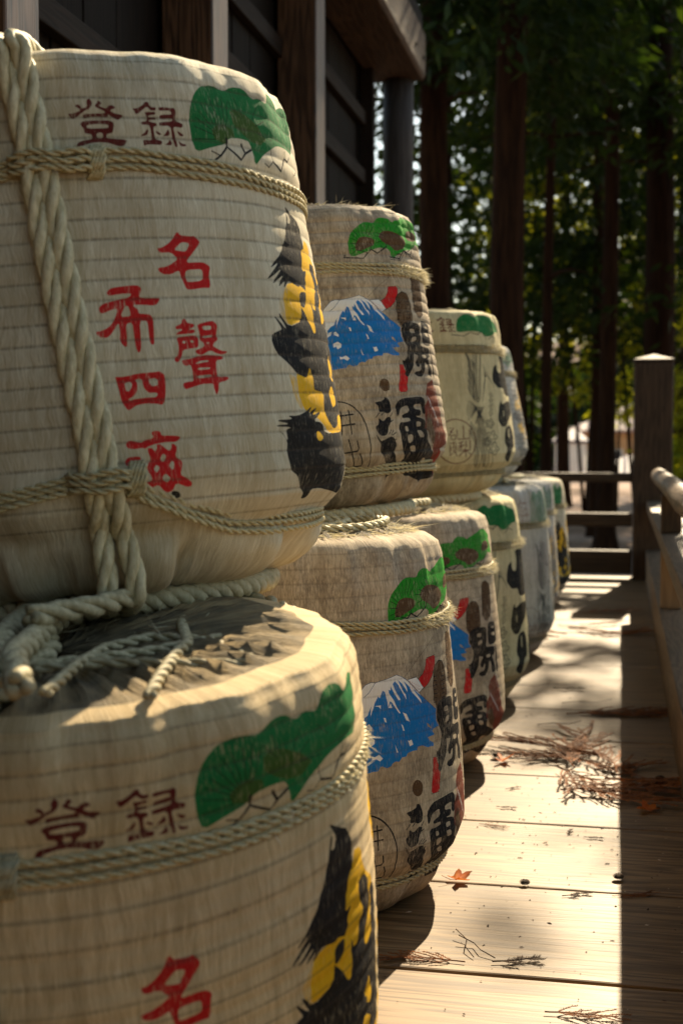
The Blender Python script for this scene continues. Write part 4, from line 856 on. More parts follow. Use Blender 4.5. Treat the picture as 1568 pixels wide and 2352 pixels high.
('black',0,[-2520,3537,-1039,3612,-296,3129,-444,2360,-1263,2337,-1622,2100,-1308,1620,-1848,1547,-3300,1871,-2620,2352,-3195,2646,-3029,3102],[-2041,3421,-1818,3407,-1890,2813,-2134,2915]),
('black',0,[3460,6900,3360,7177,2867,7516,2263,7846,1788,7686,1357,7470,727,7227,609,6900,617,6464,1177,6381,1710,6255,2248,6323,2568,6394,2889,6487]),
('black',0,[3485,4800,3178,5094,2905,5674,2593,5439,1786,5543,1388,5537,1072,5294,812,4800,794,4457,1142,3902,1848,4127,2591,3841,3130,4036,3371,4452]),
('black',0,[3614,2700,3513,2985,2860,3466,2374,3368,1604,3697,780,3430,694,3063,324,2700,403,2349,990,1991,1728,2046,2453,2008,2861,2225,3290,2341]),
],
}
# ------------------------------------------------------------------ barrel surface
PT = [0, .012, .03, .06, .09, .115, .16, .21, .30, .45, .6, .745, .775, .805, .87, .94, .975, .992, 1.0]
PR = [.66, .745, .80, .85, .88, .885, .965, 1.0, .995, .975, .95, .925, .912, .918, .908, .885, .862, .81, .72]
HR, HN = .34, .63            # nominal radius, height used for drawing widths
NRIB = 23; T0, T1 = .135, .965
COLS = 216
def rows():
    t = [0, .012, .03, .05, .07, .09, .103, .115, .127]
    for i in range(NRIB):
        for f in (0, .10, .35, .65, .90): t.append(T0 + (T1 - T0) * (i + f) / NRIB)
    t += [T1, .975, .985, .992, .997, 1.0]
    return sorted(set(round(x, 5) for x in t))
ROWS = rows()
def stroke_poly(pts, wd):
    p = [Vector((a * HR, t * HN)) for a, t in pts]
    closed = (p[0] - p[-1]).length < 1e-4 and len(p) > 3
    out = []; L = []; Rr = []
    n = len(p)
    for i in range(n):
        if closed: a, b = p[(i - 1) % (n - 1)], p[(i + 1) % (n - 1)]
        else: a, b = p[max(i - 1, 0)], p[min(i + 1, n - 1)]
        d = b - a
        d = d.normalized() if d.length > 1e-9 else Vector((1, 0)); nn = Vector((-d.y, d.x)) * wd / 2
        L.append(p[i] + nn); Rr.append(p[i] - nn)
    if not closed:
        d0 = (p[0] - p[1]).normalized() * wd * .45; d1 = (p[-1] - p[-2]).normalized() * wd * .45
        pl = L + [p[-1] + d1] + Rr[::-1] + [p[0] + d0]
    else: pl = L + Rr[::-1]
    return [(q.x / HR, q.y / HN) for q in pl]
def chaikin(p):
    o = []
    for i in range(len(p)):
        a, b = p[i], p[(i + 1) % len(p)]
        o += [(a[0] * .8 + b[0] * .2, a[1] * .8 + b[1] * .2), (a[0] * .2 + b[0] * .8, a[1] * .2 + b[1] * .8)]
    return o
def unflat(q): return [(q[i] / 1e4, q[i + 1] / 1e4) for i in range(0, len(q), 2)]
def wind(P, poly):
    """winding number of many points against one polygon"""
    w_ = np.zeros(len(P), int); x, y = P[:, 0], P[:, 1]; n = len(poly)
    for i in range(n):
        x0, y0 = poly[i]; x1, y1 = poly[(i + 1) % n]
        cr = (x1 - x0) * (y - y0) - (x - x0) * (y1 - y0)
        w_ += ((y0 <= y) & (y1 > y) & (cr > 0)).astype(int); w_ -= ((y0 > y) & (y1 <= y) & (cr < 0)).astype(int)
    return w_
def design_mesh(D):
    """flat (angle, height) triangulation in which every ink outline is an edge"""
    shapes = []
    for s in DESIGN.get(D, []):
        ink, wd, pts = s[0], s[1], unflat(s[2]); holes = [unflat(h) for h in s[3:]]
        if wd: pts = stroke_poly(pts, wd)
        elif ink in ('red', 'maroon', 'black', 'green', 'brown', 'yellow', 'yellow_pale'): pts = chaikin(pts); holes = [chaikin(h) for h in holes]
        shapes.append((ink, pts, holes))
    verts = []; edges = []; SX = .34 / .63
    def loop(p, closed=True):
        b = len(verts); n = len(p)
        for a, t in p: verts.append(Vector((a, min(max(t, .0005), .9995))))
        for i in range(n if closed else n - 1): edges.append((b + i, b + (i + 1) % n))
    for ink, p, hs in shapes:
        loop(p)
        for h in hs: loop(h)
    for r_ in ROWS: loop([(-math.pi, r_ ) if 0 else (-math.pi, r_), (math.pi, r_)], False) if 0 else None
    b = len(verts)
    for t in ROWS:
        verts.append(Vector((-math.pi, t))); verts.append(Vector((math.pi, t))); edges.append((len(verts) - 2, len(verts) - 1))
    for i in range(COLS + 1):
        a = -math.pi + 2 * math.pi * i / COLS
        verts.append(Vector((a, 0))); verts.append(Vector((a, 1))); edges.append((len(verts) - 2, len(verts) - 1))
    v, e, f, *_ = delaunay_2d_cdt(verts, edges, [], 0, 1e-6)
    V = np.array([tuple(x) for x in v]); F = np.array([tuple(x) for x in f if len(x) == 3])
    c = V[F].mean(1); inks = np.zeros(len(F), int); names = [None]
    for ink, p, hs in shapes:
        q = np.array(p); m = (c[:, 0] > q[:, 0].min()) & (c[:, 0] < q[:, 0].max()) & (c[:, 1] > q[:, 1].min()) & (c[:, 1] < q[:, 1].max())
        idx = np.nonzero(m)[0]
        if not len(idx): continue
        ins = wind(c[idx], p) != 0
        for h in hs: ins &= wind(c[idx], h) == 0
        if ink not in names: names.append(ink)
        inks[idx[ins]] = names.index(ink)
    # orient all faces alike
    A = V[F]; ar = (A[:, 1, 0] - A[:, 0, 0]) * (A[:, 2, 1] - A[:, 0, 1]) - (A[:, 2, 0] - A[:, 0, 0]) * (A[:, 1, 1] - A[:, 0, 1])
    F[ar < 0] = F[ar < 0][:, ::-1]; k = abs(ar) > 1e-12
    return V, F[k], inks[k], names
DM = {}
def sm(x, a, b):
    t = np.clip((x - a) / (b - a), 0, 1); return t * t * (3 - 2 * t)
class Barrel:
    def __init__(s, p, amp=.0012, hem=.006, rim=.003, rimside=0, seed=0, rot=0, tsh=0, crisp=0, tfade=(.88, .97)):
        s.R, s.h, s.tp = p; s.amp, s.hem, s.rim, s.rs, s.seed, s.rot, s.tsh = amp, hem, rim, rimside, seed, rot, tsh; s.crisp = crisp; s.tfade = tfade
        r = np.random.default_rng(seed); s.ph = r.uniform(0, 6.28, 24)
    def rad(s, a, t):
        a = np.asarray(a, float); t = np.asarray(t, float); ph = s.ph
        r = s.R * np.interp(t, PT, PR) * (1 - s.tp * (t - .25))
        r = r + s.crisp * s.R * .085 * sm(t, .975, 1.0)
        aw = a + .07 * np.sin(3 * a + ph[0]) * np.sin(6 * t + ph[1])
        k = (t - T0) / (T1 - T0) * NRIB + .0 * a
        fr = k - np.floor(k); inb = (t > T0) & (t < T1)
        r = r + np.where(inb, s.amp * (np.sin(np.pi * np.clip(fr, 0, 1)) ** .55 - .6), -s.amp * .6)
        r = r + .0022 * np.sin(2 * a + ph[2]) * np.sin(4 * t + ph[3]) + .0012 * np.sin(5 * a + ph[4]) * np.cos(9 * t + ph[5])
        # pleats in the gathered hem
        fh = (1 - sm(t, .05, .125)); P1 = np.sin(11 * aw + ph[6] + 1.3 * np.sin(2 * a + ph[7])); P2 = np.sin(23 * aw + ph[8])
        P3 = np.sin(7 * a + ph[16] + 2.2 * np.sin(3 * a + ph[17])); r = r + s.hem * fh * (np.abs(P1) ** .7 * np.sign(P1) * .7 + .35 * P2 - 1.3 * np.clip(P3 - .72, 0, 1) * 4)
        fm = sm(t, .115, .13) * (1 - sm(t, .14, .26)); r = r + s.hem * .35 * fm * P1
        # folds at the shoulder
        fs = sm(t, .80, .97); side = .12 + .88 * (sm(np.cos(a + .35), .2, .9) if s.rs else 1)
        Q = np.sin(17 * a + ph[9] + 1.6 * np.sin(3 * a + ph[10])); Q2 = np.sin(41 * a + ph[11])
        r = r + s.rim * fs * side * (np.abs(Q) ** .6 * np.sign(Q) + .3 * Q2)
        return r
    def z(s, a, t):
        return t * s.h + .0016 * np.sin(3 * np.asarray(a) + s.ph[12]) * sm(np.asarray(t), .2, .4)
    def P(s, a, t, off=0):
        r = s.rad(a, t) + off; return np.stack([r * np.cos(a), r * np.sin(a), s.z(a, t) + 0 * r], -1)
def barrel_wrap(b, D, style, parent):
    if D not in DM: DM[D] = design_mesh(D)
    V, F, inks, names = DM[D]
    a = V[:, 0] + b.rot; t = V[:, 1] + b.tsh * sm(V[:, 1], .14, .3) * (1 - sm(V[:, 1], *b.tfade))
    co = b.P(a, t)
    me = bpy.data.meshes.new('straw_wrap')
    me.vertices.add(len(co)); me.vertices.foreach_set('co', co.ravel())
    me.loops.add(F.size); me.loops.foreach_set('vertex_index', F.ravel())
    me.polygons.add(len(F)); me.polygons.foreach_set('loop_start', np.arange(0, F.size, 3)); 
    me.polygons.foreach_set('material_index', inks); me.polygons.foreach_set('use_smooth', np.ones(len(F), bool))
    me.update(calc_edges=True)
    uv = me.uv_layers.new(name='uv'); uv2 = me.uv_layers.new(name='ridge')
    fi = F.ravel(); U = np.stack([V[fi, 0] * b.R, V[fi, 1] * b.h], 1)
    uv.data.foreach_set('uv', U.ravel())
    k = np.where((V[:, 1] > T0) & (V[:, 1] < T1), (V[:, 1] - T0) / (T1 - T0) * NRIB, np.where(V[:, 1] <= T0, -.5 + 0 * V[:, 1], NRIB + .5))
    if b.amp < .0006: k = k * 0 + .5
    uv2.data.foreach_set('uv', np.stack([V[fi, 0] * b.R, k[fi]], 1).ravel())
    # smooth normals from the surface itself
    e = 1.5e-3; da = b.P(a + e, t) - b.P(a - e, t)
    et = 8e-4; dt = b.P(a, np.minimum(t + et, 1)) - b.P(a, np.maximum(t - et, 0))
    nn = np.cross(da, dt); nn /= np.linalg.norm(nn, axis=1)[:, None] + 1e-15
    o = link('straw_wrap', me, parent, [straw(style, x) for x in names])
    me.normals_split_custom_set_from_vertices(nn.tolist())
    return o
def topmat(style):
    key = ('top', style)
    if key in _mc: return _mc[key]
    st = STYLE[style]; n = N('gathered_straw_top_' + {'A': 'cream', 'B': 'weathered', 'C': 'pale', 'D': 'golden', 'G': 'grey'}[style])
    uv = n('UVMap', uv_map='uv').outputs[0]
    f = n.noise(uv, 1.0, 4, .65, (300, 12, 1)); g = n.noise(uv, 1.0, 4, .6, (12, 9, 1))
    col = n.mix(n.ramp(f, [(.3, 0), (.7, 1)]), tuple(x * .38 for x in st['c1']), tuple(x * .85 for x in st['c1']))
    col = n.mix(n.math('MULTIPLY', n.ramp(g, [(.34, 0), (.6, 1)]), .75), col, (.07, .065, .05))
    n.bump(n.math('ADD', f, g), .004, 1.0); _mc[key] = n.fin(col, .8, .2); return _mc[key]
def barrel_top(b, style, parent, pleat=.007, dome=.0):
    ra = [1, .96, .90, .82, .72, .6, .48, .36, .24, .12, .04]; A = 216; V = []; U = []
    a = np.linspace(-math.pi, math.pi, A, endpoint=False); r0 = b.rad(a, np.full(A, 1.0)) ; ph = b.ph
    for i, q in enumerate(ra):
        sw = a + .25 * (1 - q) * np.sin(2 * a + ph[1])
        ple = np.sin(21 * sw + ph[13] + 2 * np.sin(3 * sw + ph[14])); ple = 1 - 2 * np.abs(ple) ** .8; ple2 = np.sin(43 * sw + 3 * q + ph[15])
        fade = min(1, (1 - q) * 9) * (.4 + .6 * q) if i else 0
        z = b.z(a, np.full(A, 1.0)) + dome * (1 - q * q) + pleat * fade * (ple + .35 * ple2) - (.010 * (1 - q) ** .8) + (0, .0035, .0065, .009, .009, .007, .005, .004, .002, 0, 0)[i]
        x = r0 * q * np.cos(a); y = r0 * q * np.sin(a); V.append(np.stack([x, y, z], 1)); U.append(np.stack([a * b.R, np.full(A, q * b.R)], 1))
    V = np.concatenate(V); U = np.concatenate(U); F = []
    for i in range(len(ra) - 1):
        for j in range(A):
            k = (j + 1) % A; F.append((i * A + j, i * A + k, (i + 1) * A + k, (i + 1) * A + j))
    F.append(tuple((len(ra) - 1) * A + j for j in range(A)))
    me = bpy.data.meshes.new('gathered_top'); me.from_pydata(V.tolist(), [], F); uv = me.uv_layers.new(name='uv')
    li = np.zeros(len(me.loops), int); me.loops.foreach_get('vertex_index', li); uv.data.foreach_set('uv', U[li].ravel())
    me.polygons.foreach_set('use_smooth', [True] * len(F)); return link('gathered_top', me, parent, topmat(style))
def ring_pts(b, tf, off, n, a0=-math.pi, a1=math.pi, dz=0):
    a = np.linspace(a0, a1, n); t = tf(a) if callable(tf) else np.full(n, tf)
    a2 = a
    smooth = Barrel((b.R, b.h, b.tp), 0, 0, 0); P = smooth.P(a2, t, off); real = b.rad(a2, t) + off
    rr = np.maximum(np.hypot(P[:, 0], P[:, 1]), real - .003)
    return np.stack([rr * np.cos(a2), rr * np.sin(a2), P[:, 2] + dz], 1)
def cords(b, tf, parent, near=True, rad=.0052, cnt=3, a0=-math.pi, a1=math.pi, seed=0):
    r = random.Random(seed + 3)
    for i in range(cnt):
        m = MB(); dz = (i - (cnt - 1) / 2) * rad * 1.92
        pts = ring_pts(b, tf, rad * (.75 + .25 * r.random()), 240, a0, a1, dz)
        q = np.arange(240); pts[:, 2] += .0011 * np.sin(q * .11 + i * 2 + seed) + .0007 * np.sin(q * .31 + i)
        if near: m.rope(pts.tolist(), rad, 2, .030, 5, 8)
        else: m.rope(pts[::2].tolist(), rad, 2, .045, 3, 5)
        o = m.build('cord', M['cord'], parent, True)
def fray(b, parent, spots, nm='frayed_straw', mat=None):
    """loose ends of straw: thin bent slivers. spots: list of (count, fn(r)->(start, direction, length, width))"""
    m = MB(); r = random.Random(b.seed + 11)
    for cnt, fn in spots:
        for _ in range(cnt):
            p, d, ln, wd = fn(r); p = Vector(p); d = Vector(d).normalized(); sd = d.cross(Vector((r.uniform(-1, 1), r.uniform(-1, 1), r.uniform(-1, 1))))
            if sd.length < 1e-4: continue
            sd.normalize(); bend = Vector((r.gauss(0, .35), r.gauss(0, .35), r.gauss(-.15, .3))) * ln
            p1 = p + d * ln * .5 + bend * .25; p2 = p + d * ln + bend; s2 = sd * wd
            m.add([tuple(p - s2), tuple(p + s2), tuple(p1 + s2 * .8), tuple(p1 - s2 * .8), tuple(p2)], [(0, 1, 2, 3), (3, 2, 4)])
    o = m.build(nm, mat or M['fray'], parent, False); o['kind'] = 'stuff'; return o
def cord_fuzz(b, t, a0, a1, spread=.016):
    def fn(r):
        a = r.uniform(a0, a1); a = a0 + (a1 - a0) * (1 - (1 - (a - a0) / (a1 - a0)) ** 1.6)
        rr = float(b.rad(a, t)) + .006; p = (rr * math.cos(a), rr * math.sin(a), b.h * t + r.gauss(0, .006))
        d = (math.cos(a) + r.gauss(0, 1.0), math.sin(a) + r.gauss(0, 1.0), r.gauss(0, .8)); return p, d, r.uniform(.4, 1.5) * spread, .0006
    return fn
def rim_fringe(b, a0, a1, ln=.03):
    def fn(r):
        a = r.uniform(a0, a1); q = r.uniform(.8, 1.0); rr = float(b.rad(a, 1.0)) * q
        p = (rr * math.cos(a), rr * math.sin(a), b.h + r.uniform(-.001, .004)); tw = r.gauss(.25, .25)
        d = (math.cos(a + tw), math.sin(a + tw), r.uniform(.0, .15)); return p, d, r.uniform(.5, 1.2) * ln, .0011
    return fn
def top_mess(b, q1=.75, ln=.09, zup=.02):
    def fn(r):
        a = r.uniform(-math.pi, math.pi); q = q1 * math.sqrt(r.random()); rr = b.R * .72 * q
        p = (rr * math.cos(a), rr * math.sin(a), b.h + r.uniform(-.004, zup)); d = (r.gauss(0, 1), r.gauss(0, 1), r.gauss(0, .08)); return p, d, r.uniform(.25, 1.0) * ln, .0007
    return fn
# ------------------------------------------------------------------ setting: ground, deck
def H_ground(x, y):
    d = math.hypot(x, y)
    z = -.72 + .004 * max(0, y - 6) + .05 * math.sin(x * .7 + 1) * math.sin(y * .45)
    if y > 46: z -= (y - 46) * .16 if y < 72 else 4.16 - (y - 72) * .10
    return z if y <= 46 else max(z, -8)
g = MB(); xs = [-400, -200, -100, -60, -35, -20, -12] + [-8 + .8 * i for i in range(21)] + [12, 20, 35, 60, 100, 200, 400]
ys = [-300, -100, -40, -15, -5] + [i * 1.0 for i in range(0, 50)] + [54, 58, 63, 68, 72, 78, 90, 120, 200, 400]
for y in ys:
    for x in xs: g.v.append((x, y, H_ground(x, y)))
nx = len(xs); g.n = len(g.v); g.f = [(j * nx + i, j * nx + i + 1, (j + 1) * nx + i + 1, (j + 1) * nx + i) for j in range(len(ys) - 1) for i in range(nx - 1)]; g.mi = [0] * len(g.f)
tag(g.build('ground', M['ground'], None, True), kind='structure')
deck = tag(empty('deck', (0, 0, 0)), kind='structure')
pm = MB(); pm.box(-.93, .80, -.2088, .2088, -.042, 0); pme = pm.mesh('plank'); pme.materials.append(M['deck'])
for k in range(-9, 19):
    o = link('plank', pme, deck); yc = .36 + .4265 * k + .2132
    o.location = (-.50 + rnd.uniform(-.004, .004), yc, -.0005 + rnd.uniform(-.0012, .0006)); o.rotation_euler = (rnd.uniform(-.002, .002), rnd.uniform(-.0008, .0008), rnd.uniform(-.0015, .0015))
    m = o.modifiers.new('bevel', 'BEVEL'); m.width = .004; m.segments = 2
for x in (-1.25, -.55, .12):
    j = MB(); j.box(x - .05, x + .05, -3.45, 8.42, -.17, -.045); j.build('joist', M['railY'], deck)
for (x, y) in [(-1.15, 1), (.12, 1), (-1.15, 4.5), (.12, 4.5), (.12, 7.9), (-1.15, 7.9)]:
    j = MB(); j.box(x - .06, x + .06, y - .06, y + .06, -.9, -.172); j.build('deck_post', M['railZ'], deck)

# ------------------------------------------------------------------ railings
rl = tag(empty('side_railing', (.2, .4, 0)), 'weathered timber railing along the right edge of the deck with round worn handrail', 'railing')
def part(name, m, mat, parent, bv=.004, smooth=False, loc=None):
    o = m.build(name, mat, parent, smooth)
    if parent is not None: o.location = tuple(-c for c in parent.location)
    if bv: bevel(o, bv)
    return o
m = MB(); pts = [(.188 + .002 * math.sin(i), -3.4 + 10.5 * i / 24, .654 + .0015 * math.sin(i * 1.7)) for i in range(25)]
m.tube(pts, [.040 + .0012 * math.sin(i * 2.3) for i in range(25)], 18); part('handrail', m, M['railY'], rl, 0, True)
m = MB(); m.box(.147, .300, -3.4, 8.20, .418, .476); part('middle_rail', m, M['railY'], rl)
m = MB(); m.box(.145, .300, -3.4, 8.20, .002, .184); part('base_rail', m, M['railY'], rl)
for y in (-2.76, -.73, 1.3, 3.33, 5.36):
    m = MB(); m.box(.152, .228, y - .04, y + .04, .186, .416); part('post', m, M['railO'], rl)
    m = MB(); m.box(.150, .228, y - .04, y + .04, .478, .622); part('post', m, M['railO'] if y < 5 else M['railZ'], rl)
rl2 = tag(empty('end_railing', (-.6, 8.3, 0)), 'three dark horizontal rails closing off the far end of the deck', 'railing')
m = MB(); m.box(-1.45, .064, 8.26, 8.33, .585, .640); part('top_rail', m, M['railX'], rl2, .008)
m = MB(); m.box(-1.45, .064, 8.26, 8.33, .318, .398); part('middle_rail', m, M['railX'], rl2, .008)
m = MB(); m.box(-1.45, .064, 8.26, 8.34, .030, .172); part('base_rail', m, M['railX'], rl2, .008)
m = MB(); m.box(-1.47, -1.35, 8.22, 8.34, -.7, .70); part('post', m, M['railZ'], rl2, .008)
cp = tag(empty('corner_post', (.18, 8.33, -.72)), 'thick square timber post with shallow pointed cap where the two railings meet', 'post')
m = MB(); m.box(.068, .294, 8.215, 8.445, -.72, 1.302); part('shaft', m, M['railZ'], cp, .010)
m = MB(); a = .121; m.add([(.181 - a, 8.33 - a, 1.304), (.181 + a, 8.33 - a, 1.304), (.181 + a, 8.33 + a, 1.304), (.181 - a, 8.33 + a, 1.304), (.181 - a, 8.33 - a, 1.316), (.181 + a, 8.33 - a, 1.316), (.181 + a, 8.33 + a, 1.316), (.181 - a, 8.33 + a, 1.316), (.181, 8.33, 1.352)],
    [(3, 2, 1, 0), (0, 1, 5, 4), (1, 2, 6, 5), (2, 3, 7, 6), (3, 0, 4, 7), (4, 5, 8), (5, 6, 8), (6, 7, 8), (7, 4, 8)]); part('cap', m, M['railZ'], cp, .003)

# ------------------------------------------------------------------ hall on the left
hall = tag(empty('wooden_hall', (-1.6, 4, 0)), 'dark timber hall wall of upright boards, rails and posts behind the barrels', 'building')
y = -3.6; k = 0
while y < 7.50:
    wd = .235 + .03 * math.sin(k * 2.1); y1 = min(y + wd, 7.52)
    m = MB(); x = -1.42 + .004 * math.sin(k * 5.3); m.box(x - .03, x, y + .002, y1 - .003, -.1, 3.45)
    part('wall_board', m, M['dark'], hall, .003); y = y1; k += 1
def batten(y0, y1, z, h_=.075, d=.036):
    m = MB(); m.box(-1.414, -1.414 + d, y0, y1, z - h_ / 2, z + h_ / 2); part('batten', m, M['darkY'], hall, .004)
PY = [4.03 + 1.43 * i for i in range(-5, 2)]
for y in PY:
    m = MB(); m.box(-1.402, -1.237, y, y + .165, -.1, 2.848); part('post', m, M['post'], hall, .006)
m = MB(); m.tube([(-1.25, 7.60, -.1 + 2.948 * i / 8) for i in range(9)], .086, 28); part('post', m, M['postend'], hall, 0, True)
for i, y in enumerate(PY):
    zs = {6: (.7, 1.3, 1.9, 2.265, 2.58, 2.90), 5: (.7, 1.3, 2.18, 2.44, 2.8), 4: (.7, 1.3, 1.88, 2.5)}.get(i, (.7, 1.3, 1.9, 2.5))
    y1 = PY[i + 1] if i + 1 < len(PY) else 7.30
    for z in zs: batten(y + .17, y1 - .002, z)
m = MB(); m.box(-1.412, -1.34, 7.302, 7.36, -.1, 2.9); part('wall_stile', m, M['darkY'], hall, .004)
prof = [(-1.40, 2.852), (-1.115, 2.852), (-1.10, 2.875), (-1.10, 3.10), (-1.125, 3.135), (-1.40, 3.135)]
m = MB(); m.add([(x, -3.6, z) for x, z in prof] + [(x, 7.62, z) for x, z in prof], [tuple(range(6))[::-1], tuple(range(6, 12))] + [(i, (i + 1) % 6, (i + 1) % 6 + 6, i + 6) for i in range(6)])
part('head_beam', m, M['beam'], hall, .006)
for yb in (7.52, 7.25):
    m = MB(); m.tube([(-1.101, yb, 2.95), (-1.092, yb, 2.95)], .012, 10); part('nail_head', m, M['dark'], hall, 0)
m = MB(); m.box(-4.5, -1.455, 7.46, 7.52, -.1, 3.3); part('end_wall', m, M['dark'], hall, 0)
m = MB(); m.add([(-1.13, -4, 3.24), (-1.13, 7.7, 3.24), (-4.5, 7.7, 4.6), (-4.5, -4, 4.6), (-1.13, -4, 3.16), (-1.13, 7.7, 3.16), (-4.5, 7.7, 4.5), (-4.5, -4, 4.5)], [(0, 1, 2, 3), (7, 6, 5, 4), (0, 4, 5, 1), (1, 5, 6, 2), (2, 6, 7, 3), (3, 7, 4, 0)]); part('roof', m, M['dark'], hall, 0)
m = MB(); m.box(-1.45, -1.32, -3.6, 7.5, -.6, -.102); part('plinth', m, M['stone'], hall, .01)

# ------------------------------------------------------------------ barrels
U_L = [(-1.3834, .9883), (-1.349, .975), (-1.3145, .906), (-1.2845, .8039), (-1.2566, .6343), (-1.216, .4498), (-1.1784, .2968), (-1.1708, .2133), (-1.1589, .1438), (-1.1524, .0643), (-1.1506, .01)]
U_R = [(-1.2975, .9883), (-1.2717, .975), (-1.2405, .8332), (-1.1989, .6324), (-1.1602, .4477), (-1.1264, .3097), (-1.1161, .2107), (-1.0882, .1404), (-1.0603, .0678), (-1.0542, .01)]
LO = [(-3.2, .15), (-1.9, .165), (-1.4727, .1937), (-1.3263, .2058), (-1.1865, .2179), (-1.0496, .2037), (-.9927, .182), (-.8462, .1481), (-.6558, .1198), (-.4109, .1062), (.0793, .106), (3.2, .15)]
HI = [(-3.2, .765), (-1.3868, .762), (-1.2946, .7708), (-1.1282, .7742), (-.9253, .7785), (-.7585, .7722), (-.5681, .767), (-.3296, .7596), (.124, .757), (3.2, .765)]
def pl(tab): X = [q[0] for q in tab]; Y = [q[1] for q in tab]; return lambda a: np.interp(a, X, Y)
def side_rope(b, path, rad, top_in=None, tail=None, bump_=0.0):
    q = np.array(path); s = np.linspace(0, len(q) - 1, 60); a = np.interp(s, range(len(q)), q[:, 0]); t = np.interp(s, range(len(q)), q[:, 1])
    r = b.rad(a, np.clip(t, .06, .99)); r = np.maximum(r, b.R * .90 * (1 - b.tp * (t - .25))) + rad * .82
    r[t < .1] += .004
    P = np.stack([r * np.cos(a), r * np.sin(a), t * b.h], 1).tolist()
    if top_in: P = top_in + P
    if tail: P = P + tail
    return P
BAR = {}
def barrel(nm, loc, lx, ly, p, D, style, label, amp, hem, rim, rimside, seed, rot, tsh=0, near=True, hi=None, lo=None, group=None, fuzz=1, crisp=0, cord_r=.0045, pleat=.007, dome=0, cnt=3, tfade=(.88, .97)):
    e = empty('sake_barrel', loc, (ly, -lx, 0)); tag(e, label, 'barrel', group)
    b = Barrel(p, amp, hem, rim, rimside, seed, rot, tsh, crisp, tfade); BAR[nm] = (b, e)
    barrel_wrap(b, D, style, e); barrel_top(b, style, e, pleat, dome)
    cords(b, hi or .775, e, near, cord_r, cnt, seed=seed); cords(b, lo or .118, e, near, cord_r, cnt, seed=seed + 5)
    if fuzz:
        fray(b, e, [(int(900 * fuzz), cord_fuzz(b, .775, -.6, .3, .011)), (int(250 * fuzz), cord_fuzz(b, .775, -2.6, .3, .006)), (int(120 * fuzz), cord_fuzz(b, .118, -.6, .3, .01))])
    return b, e
GL, GU = 'barrels standing on the deck', 'barrels stacked on top of the lower row'
u1, eu1 = barrel('u1', (-.704, 1.747, .633), .09, 0, (.351, .648, -.008), 'A', 'A', 'nearest upper cream barrel with thick twisted rope and big red characters',   .0013, .017, .0030, 1, 1, 0, hi=pl(HI), lo=pl(LO), group=GU, fuzz=0)
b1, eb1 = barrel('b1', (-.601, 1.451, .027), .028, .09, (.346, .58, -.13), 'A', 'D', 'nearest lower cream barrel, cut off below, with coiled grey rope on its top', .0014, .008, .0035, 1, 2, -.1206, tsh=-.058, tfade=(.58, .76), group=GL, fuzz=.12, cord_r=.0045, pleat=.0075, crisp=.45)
b2, eb2 = barrel('b2', (-.615, 2.441, 0), -.008, 0, (.334, .667, .031), 'B', 'B', 'second lower barrel, brownish weave showing a whole blue mountain and a ring mark', .0007, .006, .0025, 0, 3, 0, group=GL, fuzz=.6)
u2, eu2 = barrel('u2', (-.69, 2.911, .68), .091, 0, (.329, .621, -.021), 'B', 'B', 'second upper barrel, strongly ribbed, with blue mountain and sunlit rim',   .0026, .012, .0035, 1, 4, -.15, tsh=.034, tfade=(.94, .995), group=GU, fuzz=.6)
b3, eb3 = barrel('b3', (-.642, 3.457, 0), .007, 0, (.355, .651, .023), 'B', 'B', 'third lower barrel with very frayed cord and only one flank of its mountain showing', .0006, .006, .0025, 0, 5, -.215, group=GL, fuzz=.8)
u3, eu3 = barrel('u3', (-.672, 4.165, .659), .065, 0, (.36, .548, -.031), 'C', 'C', 'smooth yellowish upper barrel with a line-drawn bouquet and round maroon seal', .0004, .004, .004, 1, 6, 0, group=GU, fuzz=.5, near=False)
b4, eb4 = barrel('b4', (-.625, 4.317, 0), -.008, 0, (.343, .659, .069), 'C', 'C', 'fourth lower barrel, pale with heavy black brush strokes down its right side', .0004, .004, .003, 0, 7, -.101, group=GL, fuzz=.8, near=False)
b5, eb5 = barrel('b5', (-.582, 5.247, 0), .017, 0, (.338, .66, .008), 'C', 'G', 'fifth lower barrel, greyish with a faint round seal low on its side', .0005, .004, .003, 0, 8, .22, tsh=-.09, group=GL, fuzz=.4, near=False)
u4, eu4 = barrel('u4', (-.694, 5.264, .672), .056, 0, (.343, .514, .045), 'A', 'G', 'farthest upper barrel, bluish white, mostly hidden behind the yellowish one', .0010, .004, .003, 0, 9, .03, tsh=.02, group=GU, fuzz=.1, near=False)
b6, eb6 = barrel('b6', (-.605, 6.15, 0), 0, 0, (.335, .66, 0), 'A', 'G', 'sixth lower barrel, only a yellow and black strip showing behind the greyish one', .0007, .004, .003, 0, 10, -.33, tsh=-.04, group=GL, fuzz=.15, near=False)
b7, eb7 = barrel('b7', (-.595, 7.017, 0), .023, 0, (.347, .638, -.025), 'A', 'A', 'last lower barrel by the end railing, black and yellow markings facing the camera', .0007, .004, .003, 0, 11, -.365, tsh=-.055, group=GL, fuzz=.15, near=False)

